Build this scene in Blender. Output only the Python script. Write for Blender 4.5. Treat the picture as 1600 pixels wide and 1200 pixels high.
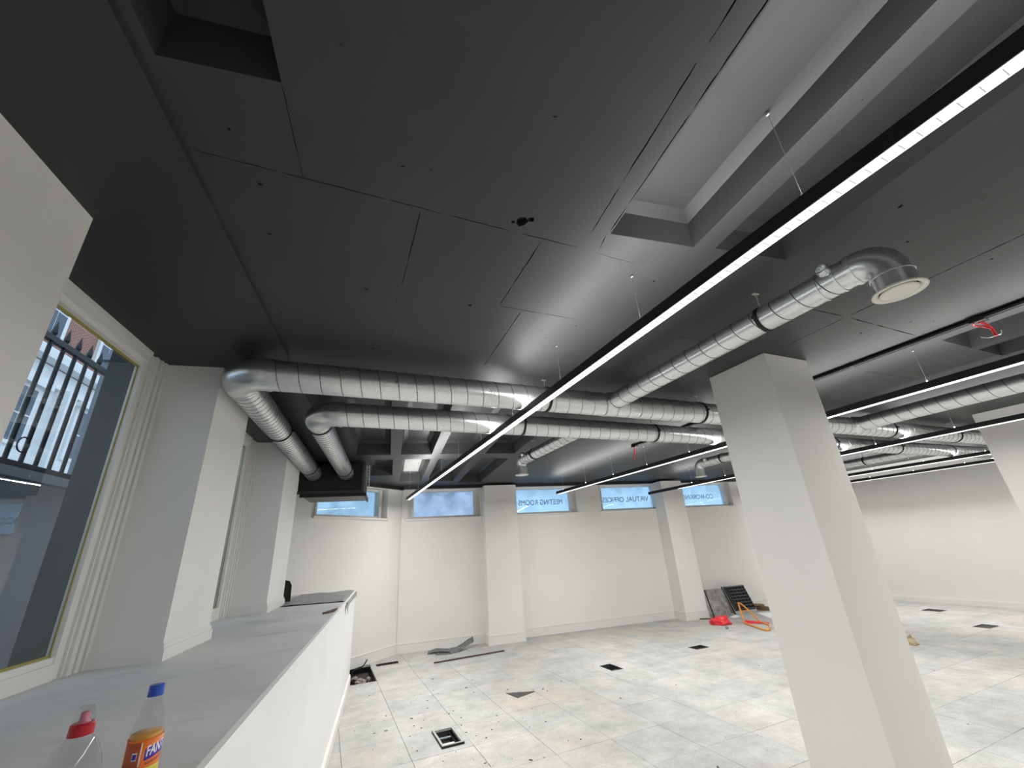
import bpy, bmesh, math, random
from math import sin, cos, pi, radians, sqrt
from mathutils import Vector, Matrix, noise
from mathutils.geometry import delaunay_2d_cdt

random.seed(7)
for o in list(bpy.data.objects): bpy.data.objects.remove(o)
scene = bpy.context.scene
COL = scene.collection

# ------------------------------------------------------------------ camera
H = 1.78                       # camera height above the floor
CEIL = 1.41 + H                # ceiling height above the floor
AZ = radians(7.4)              # the walls and the old slab stand 7.4 deg off the grid of lights, ducts and floor tiles
yaw, pit, rol = radians(24.2885), radians(21.7842), radians(-3.7562)
fwd = Vector((sin(yaw)*cos(pit), cos(yaw)*cos(pit), sin(pit)))
rt = Vector((cos(yaw), -sin(yaw), 0)); up = rt.cross(fwd)
rt2 = rt*cos(rol) + up*sin(rol); up2 = -rt*sin(rol) + up*cos(rol)
cam_d = bpy.data.cameras.new('camera'); cam = bpy.data.objects.new('camera', cam_d); COL.objects.link(cam)
cam_d.sensor_width = 36; cam_d.lens = 640/1600*36; cam_d.clip_start = .05; cam_d.clip_end = 300
mw = Matrix((rt2, up2, -fwd)).transposed().to_4x4(); mw.translation = (0, 0, H)
cam.matrix_world = mw
scene.camera = cam
CAMP = Vector((0, 0, H))
def project(p):
    d = Vector(p) - CAMP
    z = d.dot(fwd)
    if z < .05: return None
    return 800 + 640*d.dot(rt2)/z, 600 - 640*d.dot(up2)/z

# ------------------------------------------------------------------ world, exposure
world = bpy.data.worlds.new('overcast_sky'); scene.world = world; world.use_nodes = True
bg = world.node_tree.nodes['Background']
bg.inputs[0].default_value = (.67, .835, 1.0, 1); bg.inputs[1].default_value = 1.75
vs = scene.view_settings
vs.view_transform = 'Standard'; vs.look = 'None'; vs.gamma = 1; vs.use_curve_mapping = False
vs.exposure = 0.0
BEAM_W, WIDE_W, UP_W, DIFF_E = 5.6, 9.9, 6.3, 1.7     # light of one metre of luminaire: louver beam, wide spill, up (watt), and the glow of its diffuser

# ------------------------------------------------------------------ frames
def WF(p): return Vector(p)                                   # grid frame = world
def LF(p):                                                    # wall frame -> world
    return Vector((p[0]*cos(AZ)+p[1]*sin(AZ), -p[0]*sin(AZ)+p[1]*cos(AZ), p[2]))
DA = radians(52.5); D0 = (1.463, 9.566)
def DF(p):                                                    # diagonal wall frame: s along, n away from the room
    return Vector((D0[0]+p[0]*sin(DA)-p[1]*cos(DA), D0[1]+p[0]*cos(DA)+p[1]*sin(DA), p[2]))
def toL(x, y): return x*cos(AZ)-y*sin(AZ), x*sin(AZ)+y*cos(AZ)

# ------------------------------------------------------------------ mesh builder
class MB:
    def __init__(s): s.v = []; s.f = []; s.sm = []
    def add(s, vs, fs, smooth=False):
        n = len(s.v); s.v += [Vector(p) for p in vs]
        for f in fs: s.f.append([i+n for i in f]); s.sm.append(smooth)
        return s
    def box(s, a, b, bev=0):
        x0,y0,z0 = a; x1,y1,z1 = b
        if x0>x1: x0,x1 = x1,x0
        if y0>y1: y0,y1 = y1,y0
        if z0>z1: z0,z1 = z1,z0
        if bev <= 0:
            return s.add([(x0,y0,z0),(x1,y0,z0),(x1,y1,z0),(x0,y1,z0),(x0,y0,z1),(x1,y0,z1),(x1,y1,z1),(x0,y1,z1)],
                     [(0,3,2,1),(4,5,6,7),(0,1,5,4),(1,2,6,5),(2,3,7,6),(3,0,4,7)])
        bm = bmesh.new(); bmesh.ops.create_cube(bm, size=1)
        for v in bm.verts:
            v.co = Vector(((x0+x1)/2+v.co.x*(x1-x0), (y0+y1)/2+v.co.y*(y1-y0), (z0+z1)/2+v.co.z*(z1-z0)))
        bmesh.ops.bevel(bm, geom=list(bm.edges), offset=bev, segments=1, affect='EDGES')
        bm.verts.index_update()
        s.add([v.co.copy() for v in bm.verts], [[v.index for v in f.verts] for f in bm.faces]); bm.free(); return s
    def prism(s, poly, z0, z1):
        n = len(poly)
        a = sum(poly[i][0]*poly[(i+1)%n][1]-poly[(i+1)%n][0]*poly[i][1] for i in range(n))
        if a < 0: poly = poly[::-1]
        v = [(p[0],p[1],z0) for p in poly]+[(p[0],p[1],z1) for p in poly]
        f = [list(range(n))[::-1], list(range(n,2*n))]+[(i,(i+1)%n,(i+1)%n+n,i+n) for i in range(n)]
        return s.add(v, f)
    def bar(s, p, q, w, h=None, up=(0,0,1)):
        p = Vector(p); q = Vector(q); h = h or w
        d = (q-p).normalized(); u = Vector(up)
        if abs(d.dot(u)) > .99: u = Vector((1,0,0))
        r = d.cross(u).normalized(); u = r.cross(d).normalized()
        o = [r*w/2*a+u*h/2*b for a,b in ((-1,-1),(1,-1),(1,1),(-1,1))]
        return s.add([p+k for k in o]+[q+k for k in o], [(0,1,2,3),(7,6,5,4),(1,0,4,5),(2,1,5,6),(3,2,6,7),(0,3,7,4)])
    def sweep(s, pts, r, n=12, cap=True, closed=False, smooth=True):
        pts = [Vector(p) for p in pts]; m = len(pts)
        rr = r if isinstance(r, (list, tuple)) else [r]*m
        tang = []
        for i in range(m):
            a = pts[(i-1) % m] if (i > 0 or closed) else pts[i]
            b = pts[(i+1) % m] if (i < m-1 or closed) else pts[i]
            tang.append((b-a).normalized())
        t = tang[0]; u = Vector((0,0,1)) if abs(t.z) < .9 else Vector((1,0,0))
        u = (u - t*u.dot(t)).normalized(); vs = []
        for i in range(m):
            t = tang[i]; u = (u - t*u.dot(t)).normalized(); w = t.cross(u)
            for k in range(n):
                a = 2*pi*k/n; vs.append(pts[i]+(u*cos(a)+w*sin(a))*rr[i])
        fs = []
        for i in range(m if closed else m-1):
            j = (i+1) % m
            for k in range(n): fs.append((i*n+k, i*n+(k+1)%n, j*n+(k+1)%n, j*n+k))
        s.add(vs, fs, smooth)
        if cap and not closed:
            s.add(vs[:n], [list(range(n))[::-1]]); s.add(vs[-n:], [list(range(n))])
        return s
    def lathe(s, prof, c=(0,0,0), n=24, smooth=True):
        c = Vector(c); vs = []
        for r, z in prof:
            for k in range(n): vs.append(c+Vector((r*cos(2*pi*k/n), r*sin(2*pi*k/n), z)))
        fs = [(i*n+k, i*n+(k+1)%n, (i+1)*n+(k+1)%n, (i+1)*n+k) for i in range(len(prof)-1) for k in range(n)]
        return s.add(vs, fs, smooth)
    def ring(s, c, axis, r, w, t, n=28):                        # flat strap round a pipe
        c = Vector(c); a = Vector(axis).normalized(); u = Vector((0,0,1)) if abs(a.z) < .9 else Vector((1,0,0))
        u = (u-a*u.dot(a)).normalized(); v = a.cross(u); vs = []
        for k in range(n):
            d = u*cos(2*pi*k/n)+v*sin(2*pi*k/n)
            vs += [c+d*r-a*w/2, c+d*(r+t)-a*w/2, c+d*(r+t)+a*w/2, c+d*r+a*w/2]
        fs = []
        for k in range(n):
            j = (k+1) % n
            for e in range(4): fs.append((k*4+e, k*4+(e+1)%4, j*4+(e+1)%4, j*4+e))
        return s.add(vs, fs, False)

ORG = {}
def build(name, mb, mat, parent=None, xf=WF, origin=None):
    vs = [xf(p) for p in mb.v]
    if parent is not None: org = ORG[parent.name]
    elif origin is not None: org = Vector(origin)
    else:
        lo = [min(v[i] for v in vs) for i in range(3)]; hi = [max(v[i] for v in vs) for i in range(3)]
        org = Vector(((lo[0]+hi[0])/2, (lo[1]+hi[1])/2, lo[2]))
    me = bpy.data.meshes.new(name)
    me.from_pydata([v-org for v in vs], [], mb.f)
    me.polygons.foreach_set('use_smooth', mb.sm)
    me.materials.append(mat); me.update()
    bm = bmesh.new(); bm.from_mesh(me); bmesh.ops.recalc_face_normals(bm, faces=bm.faces); bm.to_mesh(me); bm.free()
    o = bpy.data.objects.new(name, me); COL.objects.link(o)
    if parent is not None: o.parent = parent; ORG[o.name] = org
    else: o.location = org; ORG[o.name] = org
    return o
def thing(name, loc, label, cat, group=None):
    o = bpy.data.objects.new(name, None); COL.objects.link(o); o.location = loc; o.empty_display_size = .1
    ORG[o.name] = Vector(loc); return tag(o, label, cat, group)
def tag(o, label=None, cat=None, group=None, kind=None):
    if label: o['label'] = label
    if cat: o['category'] = cat
    if group: o['group'] = group
    if kind: o['kind'] = kind
    return o
def struct(name, mb, mat, xf=WF, label=None, origin=None, cat=None):
    return tag(build(name, mb, mat, xf=xf, origin=origin), label, cat, kind='structure')

# ------------------------------------------------------------------ materials
def nodes(name):
    m = bpy.data.materials.new(name); m.use_nodes = True
    return m, m.node_tree, m.node_tree.nodes['Principled BSDF']
def mat(name, col, rough=.6, metal=0, var=0, vscale=3, bump=0, bscale=40, spec=None, coat=0, detail=4):
    m, t, b = nodes(name)
    b.inputs['Base Color'].default_value = (*col, 1); b.inputs['Roughness'].default_value = rough; b.inputs['Metallic'].default_value = metal
    if spec is not None: b.inputs['Specular IOR Level'].default_value = spec
    if coat: b.inputs['Coat Weight'].default_value = coat
    if var or bump:
        g = t.nodes.new('ShaderNodeNewGeometry')
    if var:
        n = t.nodes.new('ShaderNodeTexNoise'); n.inputs['Scale'].default_value = vscale; n.inputs['Detail'].default_value = detail
        t.links.new(g.outputs['Position'], n.inputs['Vector'])
        r = t.nodes.new('ShaderNodeValToRGB'); e = r.color_ramp.elements
        e[0].position = .3; e[1].position = .7
        e[0].color = (*[c*(1-var) for c in col], 1); e[1].color = (*[min(1, c*(1+var)) for c in col], 1)
        t.links.new(n.outputs[0], r.inputs[0]); t.links.new(r.outputs[0], b.inputs['Base Color'])
    if bump:
        n2 = t.nodes.new('ShaderNodeTexNoise'); n2.inputs['Scale'].default_value = bscale; n2.inputs['Detail'].default_value = 5
        t.links.new(g.outputs['Position'], n2.inputs['Vector'])
        bp = t.nodes.new('ShaderNodeBump'); bp.inputs['Strength'].default_value = bump; bp.inputs['Distance'].default_value = .01
        t.links.new(n2.outputs[0], bp.inputs['Height']); t.links.new(bp.outputs[0], b.inputs['Normal'])
    return m
def emit(name, col, s):
    m, t, b = nodes(name)
    b.inputs['Base Color'].default_value = (.8,.8,.8,1)
    b.inputs['Emission Color'].default_value = (*col, 1); b.inputs['Emission Strength'].default_value = s
    return m
def pane(name, tint=(.9,.95,1), f0=.04, film=None, filmw=0, rough=0, mot=.12):
    m = bpy.data.materials.new(name); m.use_nodes = True; t = m.node_tree; t.nodes.clear()
    out = t.nodes.new('ShaderNodeOutputMaterial'); tr = t.nodes.new('ShaderNodeBsdfTransparent'); tr.inputs[0].default_value = (*tint, 1)
    base = tr
    if film:
        tl = t.nodes.new('ShaderNodeBsdfTranslucent'); tl.inputs[0].default_value = (*film, 1)
        g = t.nodes.new('ShaderNodeNewGeometry'); n = t.nodes.new('ShaderNodeTexNoise'); n.inputs['Scale'].default_value = 4; n.inputs['Detail'].default_value = 6
        t.links.new(g.outputs['Position'], n.inputs['Vector'])
        mr = t.nodes.new('ShaderNodeMapRange'); mr.inputs[1].default_value = .35; mr.inputs[2].default_value = .65
        mr.inputs[3].default_value = filmw-mot; mr.inputs[4].default_value = min(1, filmw+mot)
        t.links.new(n.outputs[0], mr.inputs[0])
        mx = t.nodes.new('ShaderNodeMixShader'); t.links.new(mr.outputs[0], mx.inputs[0])
        t.links.new(tr.outputs[0], mx.inputs[1]); t.links.new(tl.outputs[0], mx.inputs[2]); base = mx
    gl = t.nodes.new('ShaderNodeBsdfGlossy'); gl.inputs['Roughness'].default_value = rough
    lw = t.nodes.new('ShaderNodeLayerWeight'); lw.inputs[0].default_value = .5
    pw = t.nodes.new('ShaderNodeMath'); pw.operation = 'POWER'; pw.inputs[1].default_value = 5; t.links.new(lw.outputs['Facing'], pw.inputs[0])
    ma = t.nodes.new('ShaderNodeMath'); ma.operation = 'MULTIPLY_ADD'; ma.inputs[1].default_value = 1-f0; ma.inputs[2].default_value = f0; t.links.new(pw.outputs[0], ma.inputs[0])
    m2 = t.nodes.new('ShaderNodeMixShader'); t.links.new(ma.outputs[0], m2.inputs[0])
    t.links.new(base.outputs[0], m2.inputs[1]); t.links.new(gl.outputs[0], m2.inputs[2]); t.links.new(m2.outputs[0], out.inputs[0])
    return m

M_WALL = mat('warm_white_wall_paint', (.845,.83,.80), .75, var=.02, vscale=1.2, bump=.03, bscale=60)
M_TRIM = mat('white_trim_paint', (.82,.81,.78), .45)
M_COL = mat('white_column_paint', (.78,.765,.735), .7, var=.015, vscale=1.5)
M_FRONT = mat('white_ledge_front', (.86,.86,.85), .5, var=.02, vscale=2)
M_CEIL = mat('black_satin_concrete_paint', (.034,.036,.037), .50, var=.10, vscale=2.2, bump=.06, bscale=22, spec=.38)
M_MARG = mat('black_smooth_plaster_paint', (.024,.026,.026), .5, var=.05, vscale=2)
M_BLACK = mat('matt_black_metal', (.008,.008,.009), .5)
M_BLK2 = mat('black_rubber', (.006,.006,.006), .6)
M_CAB = mat('black_unit_casing', (.009,.009,.010), .5)
M_GREYM = mat('dark_grey_metal', (.10,.10,.10), .45, metal=.6, var=.2, vscale=9)
M_STEEL = mat('zinc_plated_steel', (.55,.55,.54), .35, metal=.9)
M_VALVE = mat('cream_valve_paint', (.74,.72,.66), .5)
M_GOLD = mat('yellow_glazing_tape', (.36,.31,.07), .5)
M_EXT = mat('grey_masonry_paint', (.44,.49,.54), .8, var=.08, vscale=1.5)
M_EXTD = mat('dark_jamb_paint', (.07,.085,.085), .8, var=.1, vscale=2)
M_IRON = mat('black_iron_paint', (.010,.012,.016), .5)
M_STUC = mat('white_stucco', (.80,.82,.82), .8, var=.03)
M_PIER = mat('dark_grey_pier_paint', (.20,.24,.28), .8, var=.08, vscale=2)
def m_brick():
    m, t, b = nodes('red_brick_facade')
    g = t.nodes.new('ShaderNodeNewGeometry'); sx = t.nodes.new('ShaderNodeSeparateXYZ'); cx = t.nodes.new('ShaderNodeCombineXYZ')
    t.links.new(g.outputs['Position'], sx.inputs[0]); t.links.new(sx.outputs[1], cx.inputs[0]); t.links.new(sx.outputs[2], cx.inputs[1])
    br = t.nodes.new('ShaderNodeTexBrick'); br.inputs['Scale'].default_value = 1.0
    br.inputs['Color1'].default_value = (.33,.11,.07,1); br.inputs['Color2'].default_value = (.24,.08,.055,1); br.inputs['Mortar'].default_value = (.42,.33,.28,1)
    br.inputs['Mortar Size'].default_value = .012; br.inputs['Brick Width'].default_value = .225; br.inputs['Row Height'].default_value = .085
    t.links.new(cx.outputs[0], br.inputs['Vector']); t.links.new(br.outputs['Color'], b.inputs['Base Color']); b.inputs['Roughness'].default_value = .85
    return m
M_BRICK = m_brick()
M_DGLASS = mat('dark_window_glass', (.05,.08,.12), .1)
M_PAVE = mat('street_paving', (.25,.26,.27), .9, var=.1)
M_LETT = mat('slate_blue_vinyl', (.06,.12,.19), .6)
M_SHEET = mat('grey_plastic_sheet', (.25,.26,.27), .45, var=.2, vscale=6, bump=.3, bscale=14)
M_MEMB = mat('torn_grey_membrane', (.13,.14,.14), .6, var=.35, vscale=9)
M_RED = mat('red_plastic_film', (.80,.03,.04), .35)
M_ORNG = mat('orange_painted_tube', (.75,.28,.03), .4)
M_WOOD = mat('brown_timber', (.22,.13,.075), .7, var=.25, vscale=12)
M_PAPER = mat('white_paper', (.8,.82,.84), .8)
M_STICK = mat('maroon_brown_strip', (.11,.055,.05), .6)
M_CARD = mat('tan_cardboard', (.42,.33,.20), .8, var=.2, vscale=20)
M_BLUEP = mat('grey_blue_plastic', (.20,.28,.30), .5)
M_DEB = mat('dark_grey_crumbs', (.09,.09,.085), .9)
M_RUB = mat('brown_grey_rubble', (.27,.235,.21), .9, var=.6, vscale=14)
M_VOID = mat('dark_subfloor_screed', (.06,.055,.05), .95, var=.3, vscale=5)
M_BOARD = mat('scuffed_grey_tile_face', (.27,.26,.25), .7, var=.45, vscale=10, detail=8)
M_TRAY = mat('black_tile_underside', (.012,.012,.013), .5)
M_RIB = mat('dark_grey_rib_plastic', (.055,.055,.06), .4)
M_FRAMEW = mat('worn_pale_frame', (.42,.42,.40), .6)
M_GALV2 = mat('galvanised_edge', (.45,.46,.46), .4, metal=.7)
M_PATCH = mat('bare_plaster_patch', (.34,.34,.33), .8, var=.15, vscale=12)

def m_galv():
    m, t, b = nodes('galvanised_spiral_duct')
    g = t.nodes.new('ShaderNodeNewGeometry')
    v = t.nodes.new('ShaderNodeTexVoronoi'); v.inputs['Scale'].default_value = 70
    t.links.new(g.outputs['Position'], v.inputs['Vector'])
    n = t.nodes.new('ShaderNodeTexNoise'); n.inputs['Scale'].default_value = 5; n.inputs['Detail'].default_value = 6
    t.links.new(g.outputs['Position'], n.inputs['Vector'])
    mx = t.nodes.new('ShaderNodeMix'); mx.data_type = 'RGBA'; mx.inputs[0].default_value = .5
    t.links.new(v.outputs['Color'], mx.inputs[6]); t.links.new(n.outputs[0], mx.inputs[7])
    bw = t.nodes.new('ShaderNodeRGBToBW'); t.links.new(mx.outputs[2], bw.inputs[0])
    r = t.nodes.new('ShaderNodeValToRGB'); e = r.color_ramp.elements
    e[0].position = .2; e[0].color = (.70,.72,.73,1); e[1].position = .8; e[1].color = (.80,.82,.825,1)
    t.links.new(bw.outputs[0], r.inputs[0]); t.links.new(r.outputs[0], b.inputs['Base Color'])
    b.inputs['Metallic'].default_value = .95
    mr = t.nodes.new('ShaderNodeMapRange'); mr.inputs[3].default_value = .24; mr.inputs[4].default_value = .34
    t.links.new(n.outputs[0], mr.inputs[0]); t.links.new(mr.outputs[0], b.inputs['Roughness'])
    return m
M_GALV = m_galv()
M_SEAM = mat('duct_lock_seam', (.20,.21,.215), .45, metal=.85)

def m_floor(name, extra=0):
    m, t, b = nodes(name)
    g = t.nodes.new('ShaderNodeNewGeometry'); oi = t.nodes.new('ShaderNodeObjectInfo')
    def nz(scale, det, rough=.5):
        n = t.nodes.new('ShaderNodeTexNoise'); n.inputs['Scale'].default_value = scale; n.inputs['Detail'].default_value = det; n.inputs['Roughness'].default_value = rough
        t.links.new(g.outputs['Position'], n.inputs['Vector']); return n
    def ramp(src, p0, c0, p1, c1):
        r = t.nodes.new('ShaderNodeValToRGB'); e = r.color_ramp.elements
        e[0].position = p0; e[0].color = (*c0,1); e[1].position = p1; e[1].color = (*c1,1); t.links.new(src, r.inputs[0]); return r
    def mix(a, bb, f, mode='MULTIPLY'):
        x = t.nodes.new('ShaderNodeMix'); x.data_type = 'RGBA'; x.blend_type = mode
        if isinstance(f, float): x.inputs[0].default_value = f
        else: t.links.new(f, x.inputs[0])
        t.links.new(a, x.inputs[6])
        if isinstance(bb, tuple): x.inputs[7].default_value = (*bb,1)
        else: t.links.new(bb, x.inputs[7])
        return x.outputs[2]
    base = ramp(nz(2.6, 8, .62).outputs[0], .32, (.44,.437,.42), .66, (.60,.595,.573)).outputs[0]
    fine = ramp(nz(55, 6, .75).outputs[0], .32, (.70,.70,.69), .56, (1,1,1)).outputs[0]
    c = mix(base, fine, .75)
    tone = ramp(oi.outputs['Random'], 0, (.90,.905,.91), 1, (1.0,.995,.98)).outputs[0]
    c = mix(c, tone, 1.0)
    mid = ramp(nz(9, 9, .68).outputs[0], .30, (.80,.80,.79), .60, (1,1,1)).outputs[0]
    c = mix(c, mid, .8)
    mp = t.nodes.new('ShaderNodeMapping'); mp.inputs['Rotation'].default_value = (0,0,.5); mp.inputs['Scale'].default_value = (1.1, 7.5, 1)
    t.links.new(g.outputs['Position'], mp.inputs[0])
    sn = t.nodes.new('ShaderNodeTexNoise'); sn.inputs['Scale'].default_value = 1.5; sn.inputs['Detail'].default_value = 7; sn.inputs['Roughness'].default_value = .7
    t.links.new(mp.outputs[0], sn.inputs['Vector'])
    scuff = ramp(sn.outputs[0], .615, (0,0,0), .72, (.6,.6,.6)).outputs[0]
    c = mix(c, (.33,.33,.32), scuff, 'MIX')
    warm = ramp(nz(.55, 5, .6).outputs[0], .56, (0,0,0), .72, (.75,.75,.75)).outputs[0]
    c = mix(c, (.60,.50,.38), warm, 'MIX')
    grey = ramp(nz(1.9, 7, .7).outputs[0], .60, (0,0,0), .74, (.55,.55,.55)).outputs[0]
    c = mix(c, (.32,.32,.31), grey, 'MIX')
    t.links.new(c, b.inputs['Base Color'])
    b.inputs['Roughness'].default_value = .7
    bp = t.nodes.new('ShaderNodeBump'); bp.inputs['Strength'].default_value = .2; bp.inputs['Distance'].default_value = .004
    t.links.new(nz(60, 5).outputs[0], bp.inputs['Height']); t.links.new(bp.outputs[0], b.inputs['Normal'])
    return m
M_TILE = m_floor('dusty_pale_access_floor')

def m_ledge():
    m, t, b = nodes('dusty_grey_ledge_top')
    g = t.nodes.new('ShaderNodeNewGeometry')
    n = t.nodes.new('ShaderNodeTexNoise'); n.inputs['Scale'].default_value = 1.6; n.inputs['Detail'].default_value = 7; n.inputs['Roughness'].default_value = .62
    t.links.new(g.outputs['Position'], n.inputs['Vector'])
    r = t.nodes.new('ShaderNodeValToRGB'); e = r.color_ramp.elements
    e[0].position = .3; e[0].color = (.52,.53,.54,1); e[1].position = .72; e[1].color = (.68,.68,.67,1)
    t.links.new(n.outputs[0], r.inputs[0]); t.links.new(r.outputs[0], b.inputs['Base Color'])
    mp = t.nodes.new('ShaderNodeMapping'); mp.inputs['Rotation'].default_value = (0,0,.3); mp.inputs['Scale'].default_value = (1.2, 3.2, 1)
    t.links.new(g.outputs['Position'], mp.inputs[0])
    n2 = t.nodes.new('ShaderNodeTexNoise'); n2.inputs['Scale'].default_value = 1.7; n2.inputs['Detail'].default_value = 8; n2.inputs['Roughness'].default_value = .65
    t.links.new(mp.outputs[0], n2.inputs['Vector'])
    r2 = t.nodes.new('ShaderNodeValToRGB'); r2.color_ramp.elements[0].position = .56; r2.color_ramp.elements[1].position = .74
    r2.color_ramp.elements[1].color = (.6,.6,.6,1); t.links.new(n2.outputs[0], r2.inputs[0])
    mx = t.nodes.new('ShaderNodeMix'); mx.data_type = 'RGBA'; t.links.new(r2.outputs[0], mx.inputs[0]); t.links.new(r.outputs[0], mx.inputs[6]); mx.inputs[7].default_value = (.36,.32,.27,1)
    t.links.new(mx.outputs[2], b.inputs['Base Color'])
    b.inputs['Roughness'].default_value = .55
    return m
M_LEDGE = m_ledge()

M_PANE = pane('clear_window_glass', (.94,.97,1.0), .15)
M_FROST = pane('frosted_blue_film_glass', (.60,.83,1), .04, film=(.52,.74,.90), filmw=.74)
M_MOTTLE = pane('condensation_streaked_glass', (.40,.47,.58), .04, film=(.50,.59,.75), filmw=.6, mot=.38)
M_PET = pane('clear_plastic_bottle', (.91,.915,.92), .035, rough=.04)
M_DIFF = emit('lit_white_diffuser', (1,.99,.96), DIFF_E)
M_LOUV = emit('glowing_louver_blade', (1,.99,.97), .30)
M_LOUV.node_tree.nodes['Principled BSDF'].inputs['Base Color'].default_value = (.3,.3,.3,1)
M_LENS = emit('lit_louver_edge', (1,.99,.97), 1.1)

# ------------------------------------------------------------------ room shell
def lbox(mb, x0, x1, y0, y1, z0, z1): return mb.box((x0,y0,z0+H),(x1,y1,z1+H))     # z given relative to the camera

# --- ceiling with coffers, joints and pits cut into it
C = CEIL
holes = []            # (polygon in world xy, depth, inset, kind)
def lpoly(x0,x1,y0,y1): return [tuple(LF((x,y,0))[:2]) for x,y in ((x0,y0),(x1,y0),(x1,y1),(x0,y1))]
def wpoly(x0,x1,y0,y1): return [(x0,y0),(x1,y0),(x1,y1),(x0,y1)]
coffers = [
    (lpoly(.981,1.47,-1.9,1.392), .16), (lpoly(1.592,2.077,-1.9,1.378), .16), (lpoly(-.73,-.395,-1.9,.99), .2),
    (wpoly(4.64,5.16,-1.2,1.39), .16), (wpoly(5.29,5.75,-1.2,1.39), .16),
    (lpoly(-.53,-.045,3.95,6.36), .2), (lpoly(.10,.56,3.95,6.33), .2), (lpoly(.69,1.25,3.95,6.31), .2), (lpoly(1.385,1.865,5.05,6.27), .2),
    (lpoly(-.40,-.01,6.69,8.13), .2), (lpoly(.13,.575,6.68,8.87), .2), (lpoly(.70,1.24,6.67,8.9), .2), (lpoly(1.385,1.875,6.63,9.2), .2)]
rj = random.Random(3)
joints = []
def joint(p, q, w=.005, seg=.35, gap=.02, xf=WF):
    p = xf((*p,0)); q = xf((*q,0)); d = q-p; L = d.length; d /= L; nrm = Vector((-d.y, d.x, 0)); s = 0
    while s < L-.03:
        e = min(L, s+seg*rj.uniform(.5,1.5)); pts = []; k = max(3, int((e-s)/.04))
        up_, dn = [], []
        for i in range(k+1):
            c = p+d*(s+(e-s)*i/k)+nrm*rj.uniform(-.0012,.0012)
            ww = w*rj.uniform(.45,1.15)/2*(.4 if i in (0,k) else 1)
            up_.append(tuple((c+nrm*ww)[:2])); dn.append(tuple((c-nrm*ww)[:2]))
        joints.append((up_+dn[::-1], .018)); s = e+gap*rj.uniform(.5,2)
joint((-.57,1.398),(.67,1.398)); joint((.73,1.398),(1.05,1.392)); joint((1.17,1.40),(1.45,1.405), .003)
joint((.875,-1.0),(.883,1.40), .006, .5, .03, LF); joint((-.395,1.0),(-.396,1.37), .004, .2, .01, LF)
joint((.965,1.41),(.976,1.50), .006, .3, .01, LF); joint((.9715,-1.0),(.9715,1.375), .006, .6, .02, LF)
joint((.25,1.42),(.26,2.0), .006); joint((.85,1.42),(.86,2.0), .006); joint((.87,2.025),(1.42,2.02), .006); joint((1.02,2.05),(1.065,2.9), .006)
joint((2.6,1.425),(3.28,1.40), .009); joint((3.38,1.40),(4.3,1.41), .009); joint((3.33,-.6),(3.332,1.37), .012, .9); joint((3.33,1.43),(3.34,1.85), .008)
joint((4.75,2.03),(5.9,2.0), .005); joint((4.45,2.6),(4.5,3.6), .004)
joint((3.25,4.2),(3.3,7.2), .006, .8); joint((3.95,4.2),(4.0,6.0), .004, .6); joint((2.85,5.3),(4.0,5.25), .004); joint((5.3,4.3),(6.8,4.28), .004)
joint((.25,2.12),(.3,2.8), .003, .1, .2); joint((2.0,2.0),(2.9,2.02), .004, .2, .1)
pits = []
def inpoly(p, poly):
    x, y = p; r = False; n = len(poly)
    for i in range(n):
        x0,y0 = poly[i]; x1,y1 = poly[(i+1)%n]
        if (y0 > y) != (y1 > y) and x < (x1-x0)*(y-y0)/(y1-y0)+x0: r = not r
    return r
def pit(cx, cy, r, el=1):
    a0 = rj.uniform(0,6.28); poly = []
    for k in range(7):
        a = 2*pi*k/7; q = r*rj.uniform(.6,1.2)
        x, y = q*cos(a)*el, q*sin(a); poly.append((cx+x*cos(a0)-y*sin(a0), cy+x*sin(a0)+y*cos(a0)))
    pits.append((poly, r*1.2))
for cx, cy, r in ((.70,1.325,.032),(.74,1.30,.018),(.665,1.34,.012)): pit(cx, cy, r, 1.1)
tries = 0
while len(pits) < 105 and tries < 4000:
    tries += 1
    x, y = rj.uniform(-.5,5.6), rj.uniform(.35,5.2)
    r = rj.choice((.003,.004,.004,.006,.009))
    if toL(x,y)[0] < -.7: continue
    if any(inpoly((x+dx,y+dy), pl) for pl,_ in coffers+joints for dx,dy in ((0,0),(.03,0),(-.03,0),(0,.03),(0,-.03))): continue
    if any((Vector(q[0])-Vector((x,y))).length < .06 for q,_ in pits): continue
    if min((Vector(v)-Vector((x,y))).length for pl,_ in joints for v in pl) < .03: continue
    pit(x, y, r, rj.choice((1,1,2)))
outer = [tuple(LF((-.79,-5,0))[:2]), (13.4,-4.3), (13.4, 8.4), tuple(LF((.0,9.98,0))[:2]), tuple(LF((-.79,9.2,0))[:2])]
allh = [(p,d,'coffer') for p,d in coffers]+[(p,d,'joint') for p,d in joints]+[(p,d,'pit') for p,d in pits]
pv = [Vector(p) for p in outer]; pe = [(i,(i+1)%len(outer)) for i in range(len(outer))]
for poly,_,_ in allh:
    n0 = len(pv); pv += [Vector(p) for p in poly]; pe += [(n0+i, n0+(i+1)%len(poly)) for i in range(len(poly))]
rv, re_, rf, *_x = delaunay_2d_cdt(pv, pe, [], 0, 1e-6)
boxes = [(min(p[0] for p in q),max(p[0] for p in q),min(p[1] for p in q),max(p[1] for p in q),q) for q,_,_ in allh]
cb = MB(); keep = []
for f in rf:
    c = (sum(rv[i].x for i in f)/3, sum(rv[i].y for i in f)/3)
    if not inpoly(c, outer): continue
    if any(b[0] <= c[0] <= b[1] and b[2] <= c[1] <= b[3] and inpoly(c, b[4]) for b in boxes): continue
    keep.append(f)
cb.add([(v.x,v.y,C) for v in rv], keep)
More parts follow.
